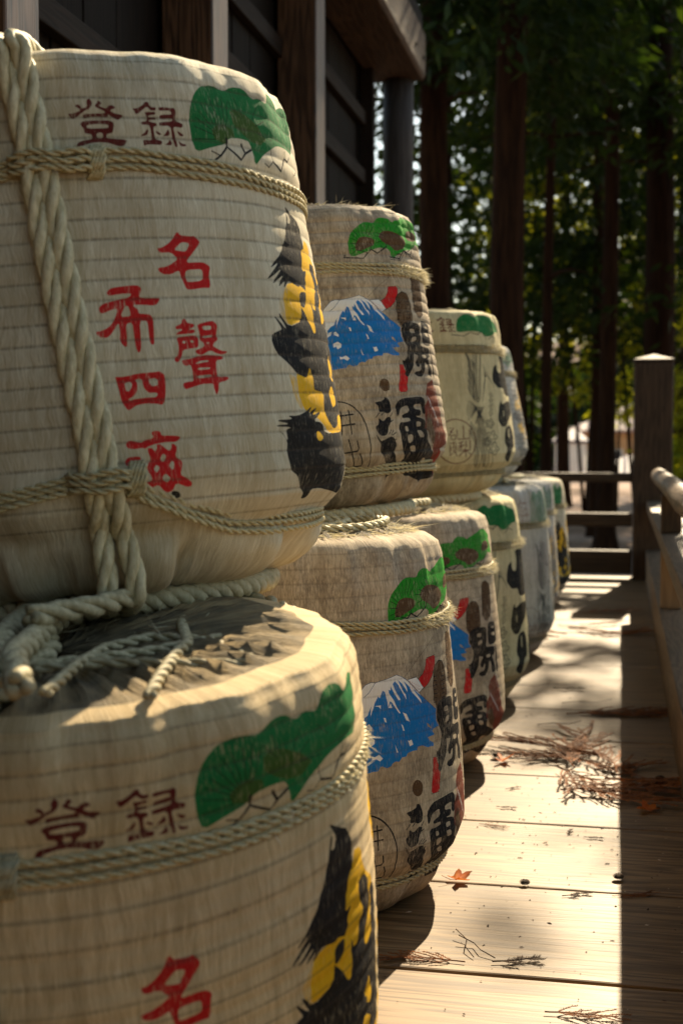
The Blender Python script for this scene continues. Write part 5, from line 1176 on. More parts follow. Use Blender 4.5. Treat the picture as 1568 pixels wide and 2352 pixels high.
# thick rope pair down the front of the nearest upper barrel
def top_path(b, a, n=5, z=.014):
    return [(float(b.rad(a, 1.0)) * q * math.cos(a + .2 * (1 - q)), float(b.rad(a, 1.0)) * q * math.sin(a + .2 * (1 - q)), b.h + z) for q in np.linspace(.15, .98, n)]
def band(m, b, a0, a1, t, rr, cr=.0046, cnt=3):
    for i in range(cnt):
        aa = np.linspace(a0 - .055, a1 + .055, 26); o = rr * .86 * np.clip(np.sin((aa - aa[0]) / (aa[-1] - aa[0]) * np.pi), 0, 1) ** .35
        r = b.rad(aa, np.full(26, t)) + cr * .6 + o; z = t * b.h + (i - (cnt - 1) / 2) * cr * 1.95 + .002 * np.sin(aa * 40 + i)
        m.rope(np.stack([r * np.cos(aa), r * np.sin(aa), z], 1).tolist(), cr, 2, .03, 5, 8)
    for i in range(4):   # the hitch at the right of the pair
        a = a1 + .045 + i * .012; r = float(b.rad(a, t)); cz = t * b.h; th = np.linspace(-1.7, 1.7, 12)
        m.rope([((r + .004 + .013 * math.cos(x)) * math.cos(a + .006 * x), (r + .004 + .013 * math.cos(x)) * math.sin(a + .006 * x), cz + (cnt * cr + .004) * math.sin(x / 1.7 * 1.45)) for x in th], cr, 2, .03, 5, 8)
RR = .0134
for path in (U_L, U_R):
    m = MB(); a = path[0][0]
    sgn = -1 if path is U_L else 1
    tail = [(float(u1.rad(path[-1][0], .05)) * .90 * math.cos(path[-1][0]), float(u1.rad(path[-1][0], .05)) * .90 * math.sin(path[-1][0]), -.012), (float(u1.rad(path[-1][0], .05)) * .72 * math.cos(path[-1][0]), float(u1.rad(path[-1][0], .05)) * .72 * math.sin(path[-1][0]), -.016)]
    m.rope(side_rope(u1, path, RR, top_path(u1, a), tail), RR, 3, .118, 8, 24)
    m.build('thick_rope', M['rope'], eu1, True)
m = MB(); band(m, u1, -1.30, -1.115, .7735, .027); m.build('rope_hitch', M['cord'], eu1, True)
m = MB(); band(m, u1, -1.19, -1.095, .214, .027); m.build('rope_hitch', M['cord'], eu1, True)
# same kind of pair on the others, seen only in part
def pair(b, e, a, rad, da=.085, mat='ropegrey', top=True):
    for s in (-1, 1):
        aa = a + s * da / 2; path = [(aa + .02 * math.sin(t * 5), t) for t in (.985, .96, .85, .7, .5, .3, .12, .04, .0)]
        m = MB(); m.rope(side_rope(b, path, rad, top_path(b, aa, 5, .010 if s > 0 else .022)), rad, 3, .115, 6, 14); m.build('thick_rope', M[mat], e, True)
pair(b1, eb1, -1.43, .0135); m = MB(); band(m, b1, -1.49, -1.37, .775, .024, .0047); m.build('rope_hitch', M['ropegrey'], eb1, True)
pair(b2, eb2, -1.86, .014, mat='rope'); pair(u2, eu2, -1.9, .014, mat='rope')
for b, e in ((b3, eb3), (u3, eu3), (b4, eb4), (b5, eb5), (u4, eu4)): pair(b, e, -2.2, .013, mat='rope')
# ropes lying across the near barrel's top (world positions turned into barrel space)
def on_top(e, pts): 
    bpy.context.view_layer.update(); inv = e.matrix_world.inverted(); return [tuple(inv @ Vector(p)) for p in pts]
T = .622
def lay(name, pts, rad, plies=3, pitch=.11, mat='ropegrey', e=None, k=7, steps=16):
    e = e or eb1; m = MB(); m.rope(on_top(e, pts), rad, plies, pitch, k, steps); return m.build(name, M[mat], e, True)
lay('thick_rope', [(-.50, 1.06, .622), (-.553, 1.159, .63), (-.591, 1.292, .628), (-.622, 1.424, .63), (-.615, 1.546, .63), (-.58, 1.64, .628), (-.52, 1.70, .624), (-.45, 1.69, .618), (-.40, 1.62, .612), (-.37, 1.56, .606)], .0140)
lay('thick_rope', [(-.54, 1.08, .622), (-.59, 1.20, .626), (-.64, 1.33, .626), (-.68, 1.46, .626), (-.70, 1.60, .624)], .0140)
lay('thick_rope', [(-.60, 1.30, .648), (-.56, 1.40, .650), (-.55, 1.48, .650), (-.60, 1.56, .648)], .0130)
lay('thin_rope', [(-.494, 1.10, .609), (-.519, 1.233, .612), (-.532, 1.34, .612), (-.505, 1.41, .614), (-.44, 1.41, .612), (-.37, 1.33, .606)], .0062, 2, .05)
lay('thin_rope', [(-.53, 1.60, .614), (-.502, 1.50, .616), (-.452, 1.37, .615), (-.444, 1.303, .612), (-.423, 1.19, .606), (-.412, 1.14, .602)], .0068, 2, .05)
lay('thin_rope', [(-.56, 1.22, .608), (-.50, 1.26, .610), (-.43, 1.28, .608), (-.37, 1.315, .604)], .0058, 2, .05)
lay('thin_rope', [(-.62, 1.18, .606), (-.55, 1.24, .610), (-.48, 1.34, .610), (-.42, 1.47, .612), (-.36, 1.55, .606)], .0060, 2, .05)
fray(b1, eb1, [(160, top_mess(b1, .8, .05, .012))], 'loose_straw', M['ropegrey'])
for b, e, n1, n2, s in ((b2, eb2, 1500, 1700, 21), (b3, eb3, 1500, 1500, 22), (b4, eb4, 500, 500, 23), (b5, eb5, 400, 400, 24), (u2, eu2, 300, 900, 25), (b6, eb6, 200, 200, 26), (b7, eb7, 200, 200, 27)):
    fray(b, e, [(int(n1 * 2.2), top_mess(b, .92, .055, .010)), (int(n2 * 1.3), rim_fringe(b, -math.pi, math.pi, .019))], 'loose_straw')
    q = random.Random(s)
    for k in range(4 if b in (b2, b3) else 2):
        c = q.uniform(.05, .14); cx, cy = q.uniform(-.08, .08), q.uniform(-.12, .04); a0 = q.uniform(0, 6)
        m = MB(); m.rope([(cx + (c + .01 * i * .3) * math.cos(a0 + i * .45), cy + (c + .003 * i) * math.sin(a0 + i * .45), b.h + .012 + .004 * k + .004 * math.sin(i)) for i in range(12)], q.uniform(.007, .011), 2 + k % 2, .06, 5, 9)
        m.build('coiled_rope', M['rope'], e, True)
# straw rings on which the upper barrels sit
for lo_e, b, (x, y, z), tilt, lab in ((eb1, u1, (-.704, 1.747, .628), .09, 'woven straw ring padding the nearest upper barrel'), (eb2, u2, (-.69, 2.911, .672), .091, 'woven straw ring under the ribbed mountain barrel'), (eb4, u3, (-.672, 4.165, .655), .065, 'woven straw ring under the yellowish bouquet barrel'), (eb5, u4, (-.694, 5.264, .668), .056, 'woven straw ring under the farthest upper barrel')):
    m = MB(); m.rope([(.235 * math.cos(i * .1309), .235 * math.sin(i * .1309), -.006) for i in range(49)], .016, 3, .06, 6, 10)
    o = m.build('straw_ring', M['rope'], None, True); o.location = (x, y, z); o.rotation_euler = (0, -tilt, 0); tag(o, lab, 'straw ring', 'straw rings between the barrels')

# ------------------------------------------------------------------ trees
def lit_zone(P, r):
    """thin the foliage where it would stand between the sun and the sunlit deck"""
    fx = P[:, 0] - .22 * P[:, 2]; fy = P[:, 1] - 1.40 * P[:, 2]
    inx = (fx > -.80) & (fx < .6); u = r.random(len(P)); keep = np.ones(len(P), bool)
    keep[inx & (fy > -5) & (fy < 9.5)] = False                     # a gap in the canopy lets the sun reach the deck
    for (cx, cy, rx, ry, p) in ((-.02, 2.18, .16, .10, .30), (.02, 2.75, .10, .10, .2), (-.10, 4.20, .5, .42, .42), (-.2, 5.15, .5, .35, .5), (-.1, 7.0, .5, .35, .7), (-.05, 3.66, .3, .10, .3)):
        keep |= inx & (((fx - cx) / rx) ** 2 + ((fy - cy) / ry) ** 2 < 1) & (u < p)   # leaves kept in patches to dapple the deck with shade
    keep &= ~((fx > -1.86) & (fx < -1.28) & (fy > .5) & (fy < 4.3))   # and one narrow shaft reaches the hall posts
    keep &= ~((np.abs(fx) < 4) & (fy > 17) & (fy < 46) & (u < .30))
    return keep
def foliage(name, C, rad, seed, nb, per, size=.075, mat='leaf', parent=None, droop=.35, prune=True, world=(0, 0, 0)):
    """boughs thrown out from the trunk, each carrying many small leaf sprays"""
    r = np.random.default_rng(seed); A = []
    (x0, y0, z0), (rx, rz) = C, rad
    for _ in range(nb):
        f = r.random(); z = z0 + rz * f; L = rx * (1.05 - .75 * f) * r.uniform(.5, 1.1); a = r.uniform(0, 6.283)
        nc = 8; cs = np.linspace(.18, 1.0, nc) ** .8 + r.normal(0, .03, nc); cx = r.normal(0, .13, nc) * L; cy = r.normal(0, .13, nc) * L; cz = r.normal(0, .06, nc)
        k = r.integers(0, nc, per); s = cs[k]; sp = .055 + .045 * L
        x = x0 + L * s * math.cos(a) + cx[k] * s + r.normal(0, 1, per) * sp; y = y0 + L * s * math.sin(a) + cy[k] * s + r.normal(0, 1, per) * sp
        zz = z + .12 * L * s - droop * L * s ** 2 + cz[k] + r.normal(0, 1, per) * sp * .45 - np.abs(r.normal(0, 1, per)) * .10
        A.append(np.stack([x, y, zz], 1))
    P = np.concatenate(A)
    if prune: P = P[lit_zone(P + np.array(world), r)]
    n = len(P); d = r.normal(0, .6, (n, 3)); rad_ = P[:, :2] - np.array([x0, y0]); d[:, :2] += rad_ / (np.linalg.norm(rad_, axis=1)[:, None] + 1e-6) * .8; d[:, 2] -= .55; d /= np.linalg.norm(d, axis=1)[:, None]
    e = np.cross(d, r.normal(0, 1, (n, 3))); e /= np.linalg.norm(e, axis=1)[:, None]
    ln = size * r.uniform(.9, 2.2, n)[:, None]; wd = ln * .17
    V = np.stack([P - e * wd * .35, P + d * ln * .5 - e * wd, P + d * ln, P + d * ln * .45 + e * wd], 1).reshape(-1, 3)
    me = bpy.data.meshes.new(name); me.vertices.add(len(V)); me.vertices.foreach_set('co', V.ravel()); me.loops.add(len(V)); me.loops.foreach_set('vertex_index', np.arange(len(V)))
    me.polygons.add(n); me.polygons.foreach_set('loop_start', np.arange(0, len(V), 4)); me.update(calc_edges=True)
    return link(name, me, parent, M[mat])
def tree(x, y, r0, h, label, seed, crown=None, lean=(0, 0), flare=1.0, mat='leaf', limbs=5, group='cedar trees beyond the deck', cat='tree'):
    q = random.Random(seed); zg = H_ground(x, y) - .1
    e = tag(empty('cedar_tree', (x, y, zg)), label, cat, group)
    m = MB(); n = 22; k = 16; P = []; vv = []
    for i in range(n):
        f = i / (n - 1); z = (f ** 1.5) * h; rr = r0 * (1 - .75 * z / h) + r0 * flare * math.exp(-z / .28)
        cx = lean[0] * z + .02 * math.sin(z * .8 + seed); cy = lean[1] * z; P.append((cx, cy, z))
        for j in range(k):
            t = 2 * math.pi * j / k; rb = rr * (1 + .06 * math.sin(3 * t + seed + z * .3) + .035 * math.sin(7 * t + seed * 2 + .2 * z) + .25 * math.exp(-z / .3) * math.sin(4 * t + seed))
            vv.append((cx + rb * math.cos(t), cy + rb * math.sin(t), z))
    m.add(vv, [(i * k + j, i * k + (j + 1) % k, (i + 1) * k + (j + 1) % k, (i + 1) * k + j) for i in range(n - 1) for j in range(k)] + [tuple((n - 1) * k + j for j in range(k))])
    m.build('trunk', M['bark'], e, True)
    for _ in range(limbs):
        z = q.uniform(.30, .92) * h; a = q.uniform(0, 6.28); L = q.uniform(.7, 1.6) * (1.2 - z / h); cx, cy = lean[0] * z, lean[1] * z
        m = MB(); m.tube([(cx + L * s * math.cos(a), cy + L * s * math.sin(a), z + .25 * L * s - .3 * L * s * s) for s in (0, .3, .6, 1)], [.03, .022, .015, .006], 5); m.build('limb', M['bark'], e, True)
    if crown:
        cz, rx, rz, nb, per, sz = crown
        foliage('crown', (lean[0] * cz, lean[1] * cz, cz), (rx, rz), seed + 50, nb, per, sz, mat, e, world=(x, y, zg))
    return e
TREES = [
 (-1.78, 13.0, .165, 15, 'dark trunk nearest the end post of the hall', 1, (5.0, 2.3, 8, 120, 120, .10), (0, 0), .3),
 (-1.02, 12.0, .172, 16, 'thick dark trunk rising behind the third upper barrel, widening towards its foot', 2, (4.9, 2.4, 8, 120, 120, .10), (.012, 0), .5),
 (-.80, 15.0, .070, 11, 'thin trunk just right of the thick one', 3, (5.6, 1.6, 5, 60, 90, .09), (0, .01), .3),
 (-.17, 17.0, .118, 15, 'dark trunk with a flared foot seen through the end railing', 4, (5.6, 2.6, 8, 120, 120, .11), (.0, 0), 1.1),
 (.455, 17.8, .225, 16, 'reddish trunk behind the square corner post', 5, (5.2, 2.2, 8, 110, 120, .10), (-.004, 0), .4),
 (-.42, 21.5, .11, 14, 'fainter trunk between the flared one and the corner post, farther off', 6, (3.4, 2.4, 9, 130, 120, .12), (.006, 0), .3),
 (-2.6, 20.0, .17, 15, 'trunk far back, left of all the others', 7, (3.0, 2.8, 10, 80, 120, .11), (0, 0), .4),
 (-2.05, 26.0, .13, 14, 'slim trunk far back between the two nearest ones', 8, (3.2, 2.8, 10, 85, 120, .12), (0, 0), .4),
 (-1.25, 30.0, .15, 15, 'far trunk behind the thin one, half lost in leaves', 9, (3.6, 3.0, 11, 140, 120, .15), (0, 0), .4),
 (1.0, 24.0, .15, 15, 'far trunk at the right edge of the picture', 10, (3.2, 3.0, 10, 140, 120, .14), (0, 0), .4),
 (.45, 31.0, .16, 15, 'distant trunk right of the corner post', 11, (3.6, 3.0, 11, 130, 120, .15), (0, 0), .4),
 (-4.2, 16.0, .16, 15, 'trunk beyond the hall, hidden by its end wall', 12, (3.0, 2.8, 9, 70, 100, .12), (0, 0), .4),
 (3.0, 17.0, .17, 15, 'trunk to the right, outside the railing', 13, (3.4, 2.8, 9, 60, 100, .12), (0, 0), .4),
 (-3.6, 38.0, .2, 16, 'farthest trunk on the left', 25, (2.6, 3.6, 12, 90, 120, .15), (0, 0), .4),
 (1.8, 41.0, .2, 16, 'farthest trunk on the right', 26, (2.6, 3.6, 12, 100, 120, .15), (0, 0), .4),
 (4.5, 10.0, .16, 15, 'trunk on the slope right of the deck', 14, (4.4, 2.6, 9, 50, 100, .12), (0, 0), .4),
]
TREES += [(2.3, 15.5, .15, 14, 'tree added just outside the right edge so its crown dapples the deck', 15, (5.0, 2.1, 7, 130, 130, .11), (0, 0), .4),  # added tree, its crown placed to shade the deck
 (-4.0, -7.0, .2, 14, 'unseen tree behind the viewpoint, past the hall, added to block skylight', 17, (1.4, 3.2, 11, 100, 60, .22), (0, 0), .4), (-1.9, -5.2, .18, 14, 'unseen tree at the end of the hall, added to darken the barrels from behind the viewpoint', 18, (1.2, 2.6, 9, 110, 70, .24), (0, 0), .4),  # unseen trees added behind and beside the viewpoint to block skylight
 (-.4, -5.8, .18, 14, 'unseen tree straight behind the viewpoint, added to darken the barrel fronts', 19, (1.0, 2.4, 9, 110, 70, .24), (0, 0), .4), (1.6, -9.5, .2, 14, 'unseen tree far behind the viewpoint, added to block skylight', 20, (1.2, 3.4, 11, 100, 60, .22), (0, 0), .4), (6.5, -1.5, .2, 14, 'unseen tree down the slope to the right, added to block skylight', 23, (1.4, 3.2, 11, 90, 60, .22), (0, 0), .4)]
for x, y, r0, h, lab, sd, cr, lean, fl in TREES: tree(x, y, r0, h, lab, sd, cr, lean, fl, 'leaf2' if sd in (9, 11, 26) else 'leaf')  # three far crowns take the leaf colour brightened as if sunlit
# low leafy growth between the trunks, most with a sunlit look put into the leaf colour
def bush(x, y, z0, rx, rz, n, lab, sd, sz=.085, mat='leaf2'):
    zg = H_ground(x, y); e = tag(empty('leafy_shrub', (x, y, zg)), lab, 'shrub', 'undergrowth beyond the deck')
    q = random.Random(sd)
    for k in range(4):
        a = q.uniform(0, 6.28); m = MB(); hgt = z0 + rz * q.uniform(.5, .95)
        m.tube([(0, 0, 0), (.15 * math.cos(a), .15 * math.sin(a), hgt * .4), (.5 * rx * math.cos(a), .5 * rx * math.sin(a), hgt)], [.035, .025, .008], 5); m.build('stem', M['bark'], e, True)
    foliage('leaves', (0, 0, z0), (rx, rz), sd + 90, n, 70, sz, mat, e, .2, True, (x, y, zg))
for i, a in enumerate([(-.62, 24, 2.3, .9, 2.4, 34, 'sunlit yellow-green shrub between the thin trunk and the flared one'), (-1.5, 23, 2.6, 1.2, 4.5, 50, 'tall leafy growth behind the thick dark trunk'),
    (.25, 22, 2.0, .7, 2.2, 26, 'sunlit shrub directly behind the corner post'), (1.15, 19, .9, .8, 3.2, 40, 'leafy shrub at the right edge behind the railing'), (-2.3, 25, 3.2, 1.5, 5.5, 50, 'pale green growth behind the leftmost trunks'),
    (-.1, 28, 3.6, 1.6, 4.5, 60, 'high leafy mass above the flared trunk'), (.80, 15.5, 1.0, .45, 1.9, 18, 'young green shoots right of the corner post'), (-2.6, 33, 3.5, 2.0, 7, 60, 'broad mass of leaves far back on the left'), (1.6, 36, 3.2, 2.2, 7, 60, 'broad mass of leaves far back on the right')]):
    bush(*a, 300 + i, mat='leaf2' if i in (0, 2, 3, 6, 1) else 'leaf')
# wooded slope in the far distance
def far_wood():
    r = np.random.default_rng(9); n = 26000
    x = r.uniform(-60, 60, n); y = r.uniform(84, 135, n); top = 7 + 2.5 * np.sin(x * .21) + 1.5 * np.sin(x * .53 + 1) + (y - 84) * .10
    z = -6 + (top + 6) * r.random(n) ** .6; y = y + (z + 6) * .5; P = np.stack([x, y, z], 1)
    d = r.normal(0, 1, (n, 3)); d /= np.linalg.norm(d, axis=1)[:, None]; e = np.cross(d, r.normal(0, 1, (n, 3))); e /= np.linalg.norm(e, axis=1)[:, None]
    s = r.uniform(.4, 1.2, n)[:, None]
    V = np.stack([P - e * s * .6, P + d * s - e * s * .3, P + d * s * 1.3 + e * s * .3, P + e * s * .7], 1).reshape(-1, 3)
    me = bpy.data.meshes.new('far_forest'); me.from_pydata(V.tolist(), [], [(i, i + 1, i + 2, i + 3) for i in range(0, 4 * n, 4)]); o = link('far_forest', me, None, M['leaf']); tag(o, 'dark wooded slope closing the view far behind the houses', 'forest', kind='stuff')
far_wood()
# ------------------------------------------------------------------ houses beyond the crest
def house(x, y, w_, d, ze, zr, zb, lab, wall, roof, over=.7):
    e = tag(empty('house', (x, y, zb)), lab, 'house')
    m = MB(); m.box(-w_ / 2, w_ / 2, -d / 2, d / 2, 0, ze - zb); m.build('wall', M[wall], e)
    a, b_ = w_ / 2 + over, d / 2 + over; hh = ze - zb + .02; rh = zr - zb; rg = max(.3, (w_ - d) / 2)
    m = MB(); m.add([(-a, -b_, hh - .12), (a, -b_, hh - .12), (a, b_, hh - .12), (-a, b_, hh - .12), (-a, -b_, hh), (a, -b_, hh), (a, b_, hh), (-a, b_, hh), (-rg, 0, rh), (rg, 0, rh)],
        [(3, 2, 1, 0), (0, 1, 5, 4), (1, 2, 6, 5), (2, 3, 7, 6), (3, 0, 4, 7), (4, 5, 9, 8), (5, 6, 9), (6, 7, 8, 9), (7, 4, 8)]); ro = m.build('roof', M[roof], e)
    m = MB()
    for i in range(int(2 * a / .42)):
        xx = -a + .2 + i * .42; t = 1.0
        x1 = max(-rg, min(rg, xx)) if abs(xx) > rg else xx
        m.tube([(xx, -b_ - .01, hh + .03), (xx if abs(xx) <= rg else xx * .999, -b_ * (0 if abs(xx) <= rg else (abs(xx) - rg) / (a - rg)), hh + (rh - hh) * (1 if abs(xx) <= rg else 1 - (abs(xx) - rg) / (a - rg)) + .03)], .06, 5)
    m.build('tile_ridge', M[roof], ro)
    for xx in np.arange(-w_ / 2 + 1, w_ / 2 - .8, 2.0):
        m = MB(); m.box(xx, xx + 1.0, -d / 2 - .05, -d / 2 + .02, (ze - zb) - 2.0, (ze - zb) - .9); wi = m.build('window', M['white'], e)
        m = MB(); m.box(xx + .08, xx + .92, -d / 2 - .07, -d / 2 - .045, (ze - zb) - 1.92, (ze - zb) - .98); m.build('pane', M['glass'], wi)
house(.4, 70, 4.7, 5, 1.35, 2.65, -4.8, 'house with a pinkish tiled hip roof and ochre walls, seen between the trunks', 'plaster', 'tile')
house(-2.25, 62, 1.3, 3, .85, 1.35, -4.5, 'small pale-walled shed left of the pink-roofed one', 'white', 'tile2', .12)
house(.6, 56, 4.0, 4, -.55, .28, -3.5, 'low building with a purplish slate roof just beyond the crest', 'plaster', 'tile2', .35)

# ------------------------------------------------------------------ litter on the deck
def sprig_mesh(sd, L=.11, side=7, curl=.25, nl=.010, rad=.0011):
    q = random.Random(sd); m = MB(); pts = []
    a = 0; p = Vector((0, 0, .003)); d = 0
    for i in range(12):
        pts.append(tuple(p)); d += q.gauss(0, .10) + curl * .08; p = p + Vector((math.cos(d), math.sin(d), q.uniform(-.02, .07 if i > 6 else .03))) * (L / 11); p.z = max(p.z, .002)
    m.tube(pts, [rad * (1.3 - i / 14) for i in range(12)], 4)
    def needles(P_, ln, every):
        for i in range(1, len(P_)):
            A_, B_ = Vector(P_[i - 1]), Vector(P_[i]); dd = (B_ - A_)
            if dd.length < 1e-6: continue
            k = max(1, int(dd.length / every)); dd.normalize()
            for j in range(k):
                c = A_.lerp(B_, (j + q.random()) / k)
                for sgn in (-1, 1):
                    n = Vector((-dd.y * sgn, dd.x * sgn, q.uniform(-.1, .6))).normalized(); tip = c + (n * .75 + dd * .7) * ln * q.uniform(.6, 1.1); tip.z = max(tip.z, .001)
                    wv = dd * .0014; m.add([tuple(c - wv), tuple(c + wv), tuple(tip)], [(0, 1, 2)])
    for i in range(side):
        k = 2 + int(i * 9 / side); b0 = Vector(pts[k]); s = 1 if i % 2 else -1; dd = Vector(pts[k]) - Vector(pts[k - 1]); ang = math.atan2(dd.y, dd.x) + s * q.uniform(.5, .95); l2 = L * q.uniform(.22, .42)
        bp = []; p = b0.copy()
        for j in range(6): bp.append(tuple(p)); ang -= s * .10; p = p + Vector((math.cos(ang), math.sin(ang), q.uniform(-.05, .12))) * l2 / 5; p.z = max(p.z, .002)
        m.tube(bp, rad * .7, 3); needles(bp, nl * .8, .0018)
    needles(pts[3:], nl, .0016)
    return m.mesh('dry_sprig')
SPR = []
for k in range(5):
    me = sprig_mesh(40 + k, .10 + .03 * k, 9 + 2 * k, .35 * (k % 3), .0080); me.materials.append(M['needle']); SPR.append(me)
ds = sprig_mesh(61, .08, 3, .3, .0125); ds.materials.append(M['twig']); SPR.append(ds)
def litter(name, me, x, y, rz, s, lab, cat, group=None, z=.001, tilt=0):
    o = link(name, me); o.location = (x, y, z); o.rotation_euler = (tilt, 0, rz); o.scale = (s, s, s); tag(o, lab, cat, group); return o
C1L = ['dry cedar sprig in the large tangle, %s' % t for t in ('its far left tip', 'curving through its middle', 'near its lower edge, left of centre', 'lowest on its left side', 'right of its middle, at the shadow edge', 'just past the shadow line on its far side', 'sticking out on the left', 'at the top right of the heap', 'buried in the centre', 'lowest on its right side', 'reaching into the shade on the right', 'crossing the others at upper left', 'nearest the camera, apart from the rest', 'farthest left, almost loose', 'on top near the upper edge')]
C1 = [(-.101, 3.561), (-.053, 3.427), (-.081, 3.247), (-.119, 3.158), (-.02, 3.345), (0., 3.485), (-.125, 3.323), (-.039, 3.574), (-.09, 3.40), (-.03, 3.25), (.01, 3.38), (-.11, 3.48), (-.07, 3.18), (-.15, 3.42), (-.06, 3.52)]
for i, (x, y) in enumerate(C1): litter('dry_cedar_sprig', SPR[i % 5], x + rnd.uniform(-.02, .02), y + rnd.uniform(-.03, .03), rnd.uniform(0, 6.28), rnd.uniform(1.1, 1.7), C1L[i], 'twig', 'sprigs in the large tangle', .002 + .003 * (i % 5), rnd.uniform(-.1, .1))
litter('dry_cedar_sprig', SPR[4], -.16, 3.50, 1.15, 1.75, 'long bright orange sprig pointing away from the top of the large tangle', 'twig')
C2 = [(-.273, 6.076), (-.223, 5.784), (-.178, 6.096), (-.257, 6.632), (-.142, 5.827), (-.287, 5.605), (-.22, 6.0), (-.25, 5.7), (-.20, 6.5)]
for i, (x, y) in enumerate(C2): litter('dry_cedar_sprig', SPR[i % 5], x, y, rnd.uniform(-.6, .6) + (3.1 if i % 2 else 0), rnd.uniform(1.2, 1.9), 'dry sprig in the far heap by the grey barrel, ' + ('in its nearer half', 'nearest the camera', 'in the sunlit middle', 'farthest back at the barrel', 'its right-hand tip', 'closest to the barrel', 'crossing its centre', 'on its near edge', 'right of the farthest')[i], 'twig', 'sprigs by the far barrels', .004 + .002 * (i % 3))
C3 = [(-.156, 4.096), (-.079, 4.145), (-.001, 4.195), (-.216, 4.521), (-.12, 4.13), (.04, 4.17)]
for i, (x, y) in enumerate(C3): litter('dark_sprig', SPR[5 if i % 2 else 3], x, y, rnd.uniform(-.3, .3), rnd.uniform(1.1, 1.6), 'dark sprig of the thin line across the deck, ' + ('its left end', 'its middle', 'its right end at the shadow edge', 'set back on its left', 'just left of the middle one', 'lying in the shade on the right')[i], 'twig', 'sprigs in the line across the deck', .003)
SM = [(-.193, 2.109, .35, 1.0, 5, 'dark feathery sprig lying on the nearest plank joint'), (-.101, 1.936, .1, .8, 1, 'brown sprig at the bottom edge, near the shadow line'), (-.07, 2.832, -.1, .5, 5, 'small dark sprig, the right one of a pair below the tangle'), (-.104, 2.841, 1.4, .5, 5, 'small dark sprig, the left one of a pair below the tangle'),
      (-.263, 3.188, .7, .5, 5, 'short dark sprig left of the tangle'), (-.098, 2.448, .5, .7, 5, 'dark sprig beside the joint, halfway to the shadow line'), (-.294, 2.884, -.2, .45, 1, 'pale curled sprig near the second barrel shadow'), (-.009, 2.467, .2, .5, 2, 'brown sprig on the joint at the shadow line'), (-.27, 3.03, -.1, .55, 5, 'short straight dark sprig behind the pale curled one'), (-.235, 2.10, 3.0, .8, 2, 'thin brown stalk joined to the nearest joint by the barrel')]
for x, y, rz, s, k, lab in SM: litter('fallen_sprig', SPR[k], x, y, rz, s, lab, 'twig', None)
def cone_mesh(sd):
    q = random.Random(sd); m = MB(); n = 60
    for i in range(n):
        f = i / n; ph = i * 2.4; zz = .001 + .012 * f; rr = .009 * math.sin(math.pi * (.12 + .8 * f)) + .002
        c = Vector((rr * math.cos(ph), rr * math.sin(ph), zz)); o_ = Vector((math.cos(ph), math.sin(ph), .5)).normalized(); s = Vector((-math.sin(ph), math.cos(ph), 0)) * .0032
        m.add([tuple(c * .4 + Vector((0, 0, zz * .6)) - s * .5), tuple(c * .4 + Vector((0, 0, zz * .6)) + s * .5), tuple(c + o_ * .003 + s), tuple(c + o_ * .0055), tuple(c + o_ * .003 - s)], [(0, 1, 2, 3, 4)])
    return m.mesh('cedar_cone')
cm = cone_mesh(3); cm.materials.append(M['twig'])
for (x, y, s, lab) in [(-.311, 3.508, 1.3, 'dark open cedar cone beside the shadow of the third barrel'), (-.169, 2.5, .85, 'small dark cone sitting on the plank joint'), (.002, 2.569, .9, 'small dark cone just left of the shadow line'), (.10, 3.35, 1.0, 'dark cone in the shade under the railing')]:
    litter('cedar_cone', cm, x, y, rnd.uniform(0, 6), s * .8, lab, 'cone', 'cedar cones on the deck')
def maple_mesh(sd, s=.030):
    q = random.Random(sd); m = MB(); V = [(0, 0, .004)]; lobes = 5; n = lobes * 4
    for i in range(n + 1):
        a = -2.35 + 4.7 * i / n; k = i % 4; r_ = s * (1.0 if k == 2 else .80 if k in (1, 3) else .60) * (1 - .22 * abs(i / n - .5) * 2)
        V.append((r_ * math.cos(a), r_ * math.sin(a), .003 + .55 * s * abs(math.sin(a * 1.3 + sd)) * (r_ / s) ** 1.4 + .10 * s * q.random()))
    m.add(V, [(0, i, i + 1) for i in range(1, n + 1)]); m.tube([(0, 0, .004), (-.4 * s, .05 * s, .006), (-.9 * s, .2 * s, .014)], .0006, 3)
    me = m.mesh('maple_leaf', True); me.materials.append(M['maple']); return me
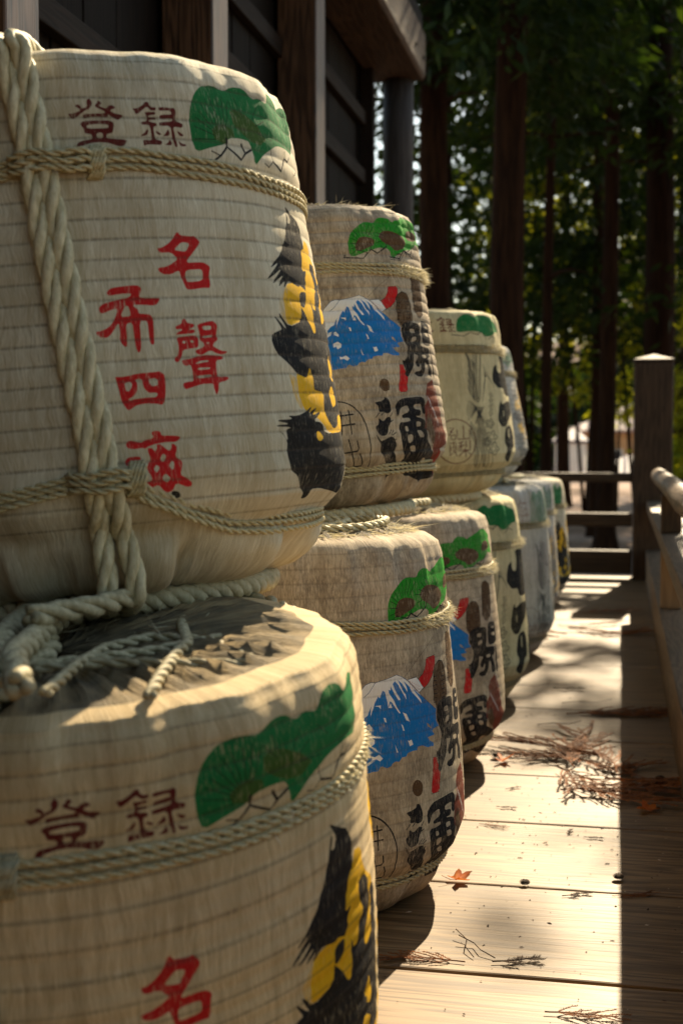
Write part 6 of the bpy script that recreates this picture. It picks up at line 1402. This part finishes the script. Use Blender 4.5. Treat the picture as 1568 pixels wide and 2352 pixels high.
for i, (x, y, s, rz, lab) in enumerate([(-.296, 2.491, 1.05, .6, 'bright orange maple leaf on the joint beside the second barrel'), (.068, 3.053, 1.1, 2, 'orange maple leaf in the shade, the nearest one under the railing'), (.113, 3.279, 1.1, 4, 'curled rust leaf against the base rail'), (.021, 3.31, .9, 5, 'small orange leaf caught at the right end of the large tangle'), (-.297, 3.462, 1.2, 0, 'flat brown leaf beside the open cone')]):
    litter('maple_leaf', maple_mesh(70 + i), x, y, rz, s, lab, 'leaf', 'maple leaves on the deck')
m = MB(); q = random.Random(4)
for i in range(760):
    x = q.uniform(-.36, .14); y = q.choice([q.uniform(1.5, 3.5), q.uniform(2.6, 4.4), q.uniform(3, 8)]); a = q.uniform(0, 6.28); m.m = 0 if q.random() < .8 else 1
    s = q.uniform(.0005, .0024) * (1.6 if q.random() < .08 else 1); n = q.randint(5, 7); el_ = q.choice([1, 1, 1.8, 3.2]); zz = s * q.uniform(.3, .8)
    rim = [(x + s * q.uniform(.55, 1.1) * (math.cos(t) * el_ * math.cos(a) - math.sin(t) * math.sin(a)), y + s * q.uniform(.55, 1.1) * (math.cos(t) * el_ * math.sin(a) + math.sin(t) * math.cos(a)), .0006) for t in [6.283 * k / n for k in range(n)]]
    m.add(rim + [(x + q.uniform(-s, s) * .3, y, .0006 + zz)], [(k, (k + 1) % n, n) for k in range(n)])
o = m.build('deck_debris', [M['twig'], M['chip']]); tag(o, 'scatter of tiny seeds, scales and wood chips over the planks', 'debris', kind='stuff')
for i, (x, y, a, L_) in enumerate([(-.24, 2.17, 1.9, .10), (-.22, 2.16, 2.3, .09), (-.10, 4.3, .2, .16), (-.2, 3.75, -.6, .11), (-.17, 3.95, .2, .13), (-.3, 4.55, .1, .14)]):
    m = MB(); m.tube([(-L_ / 2, 0, .002), (-L_ * .15, .006, .006), (L_ * .2, -.004, .005), (L_ / 2, .008, .012)], .0010, 4)
    o = m.build('thin_stalk', M['twig'], None, True); o.location = (x, y, .001); o.rotation_euler = (0, 0, a)
    tag(o, ['thin bent stalk standing off the nearest joint', 'thin stalk crossing the bent one', 'long thin stalk in the middle distance, near the line of sprigs', 'short stalk above the large tangle', 'thin stalk between the tangle and the line of sprigs', 'thin stalk by the foot of the fourth barrel'][i], 'twig')
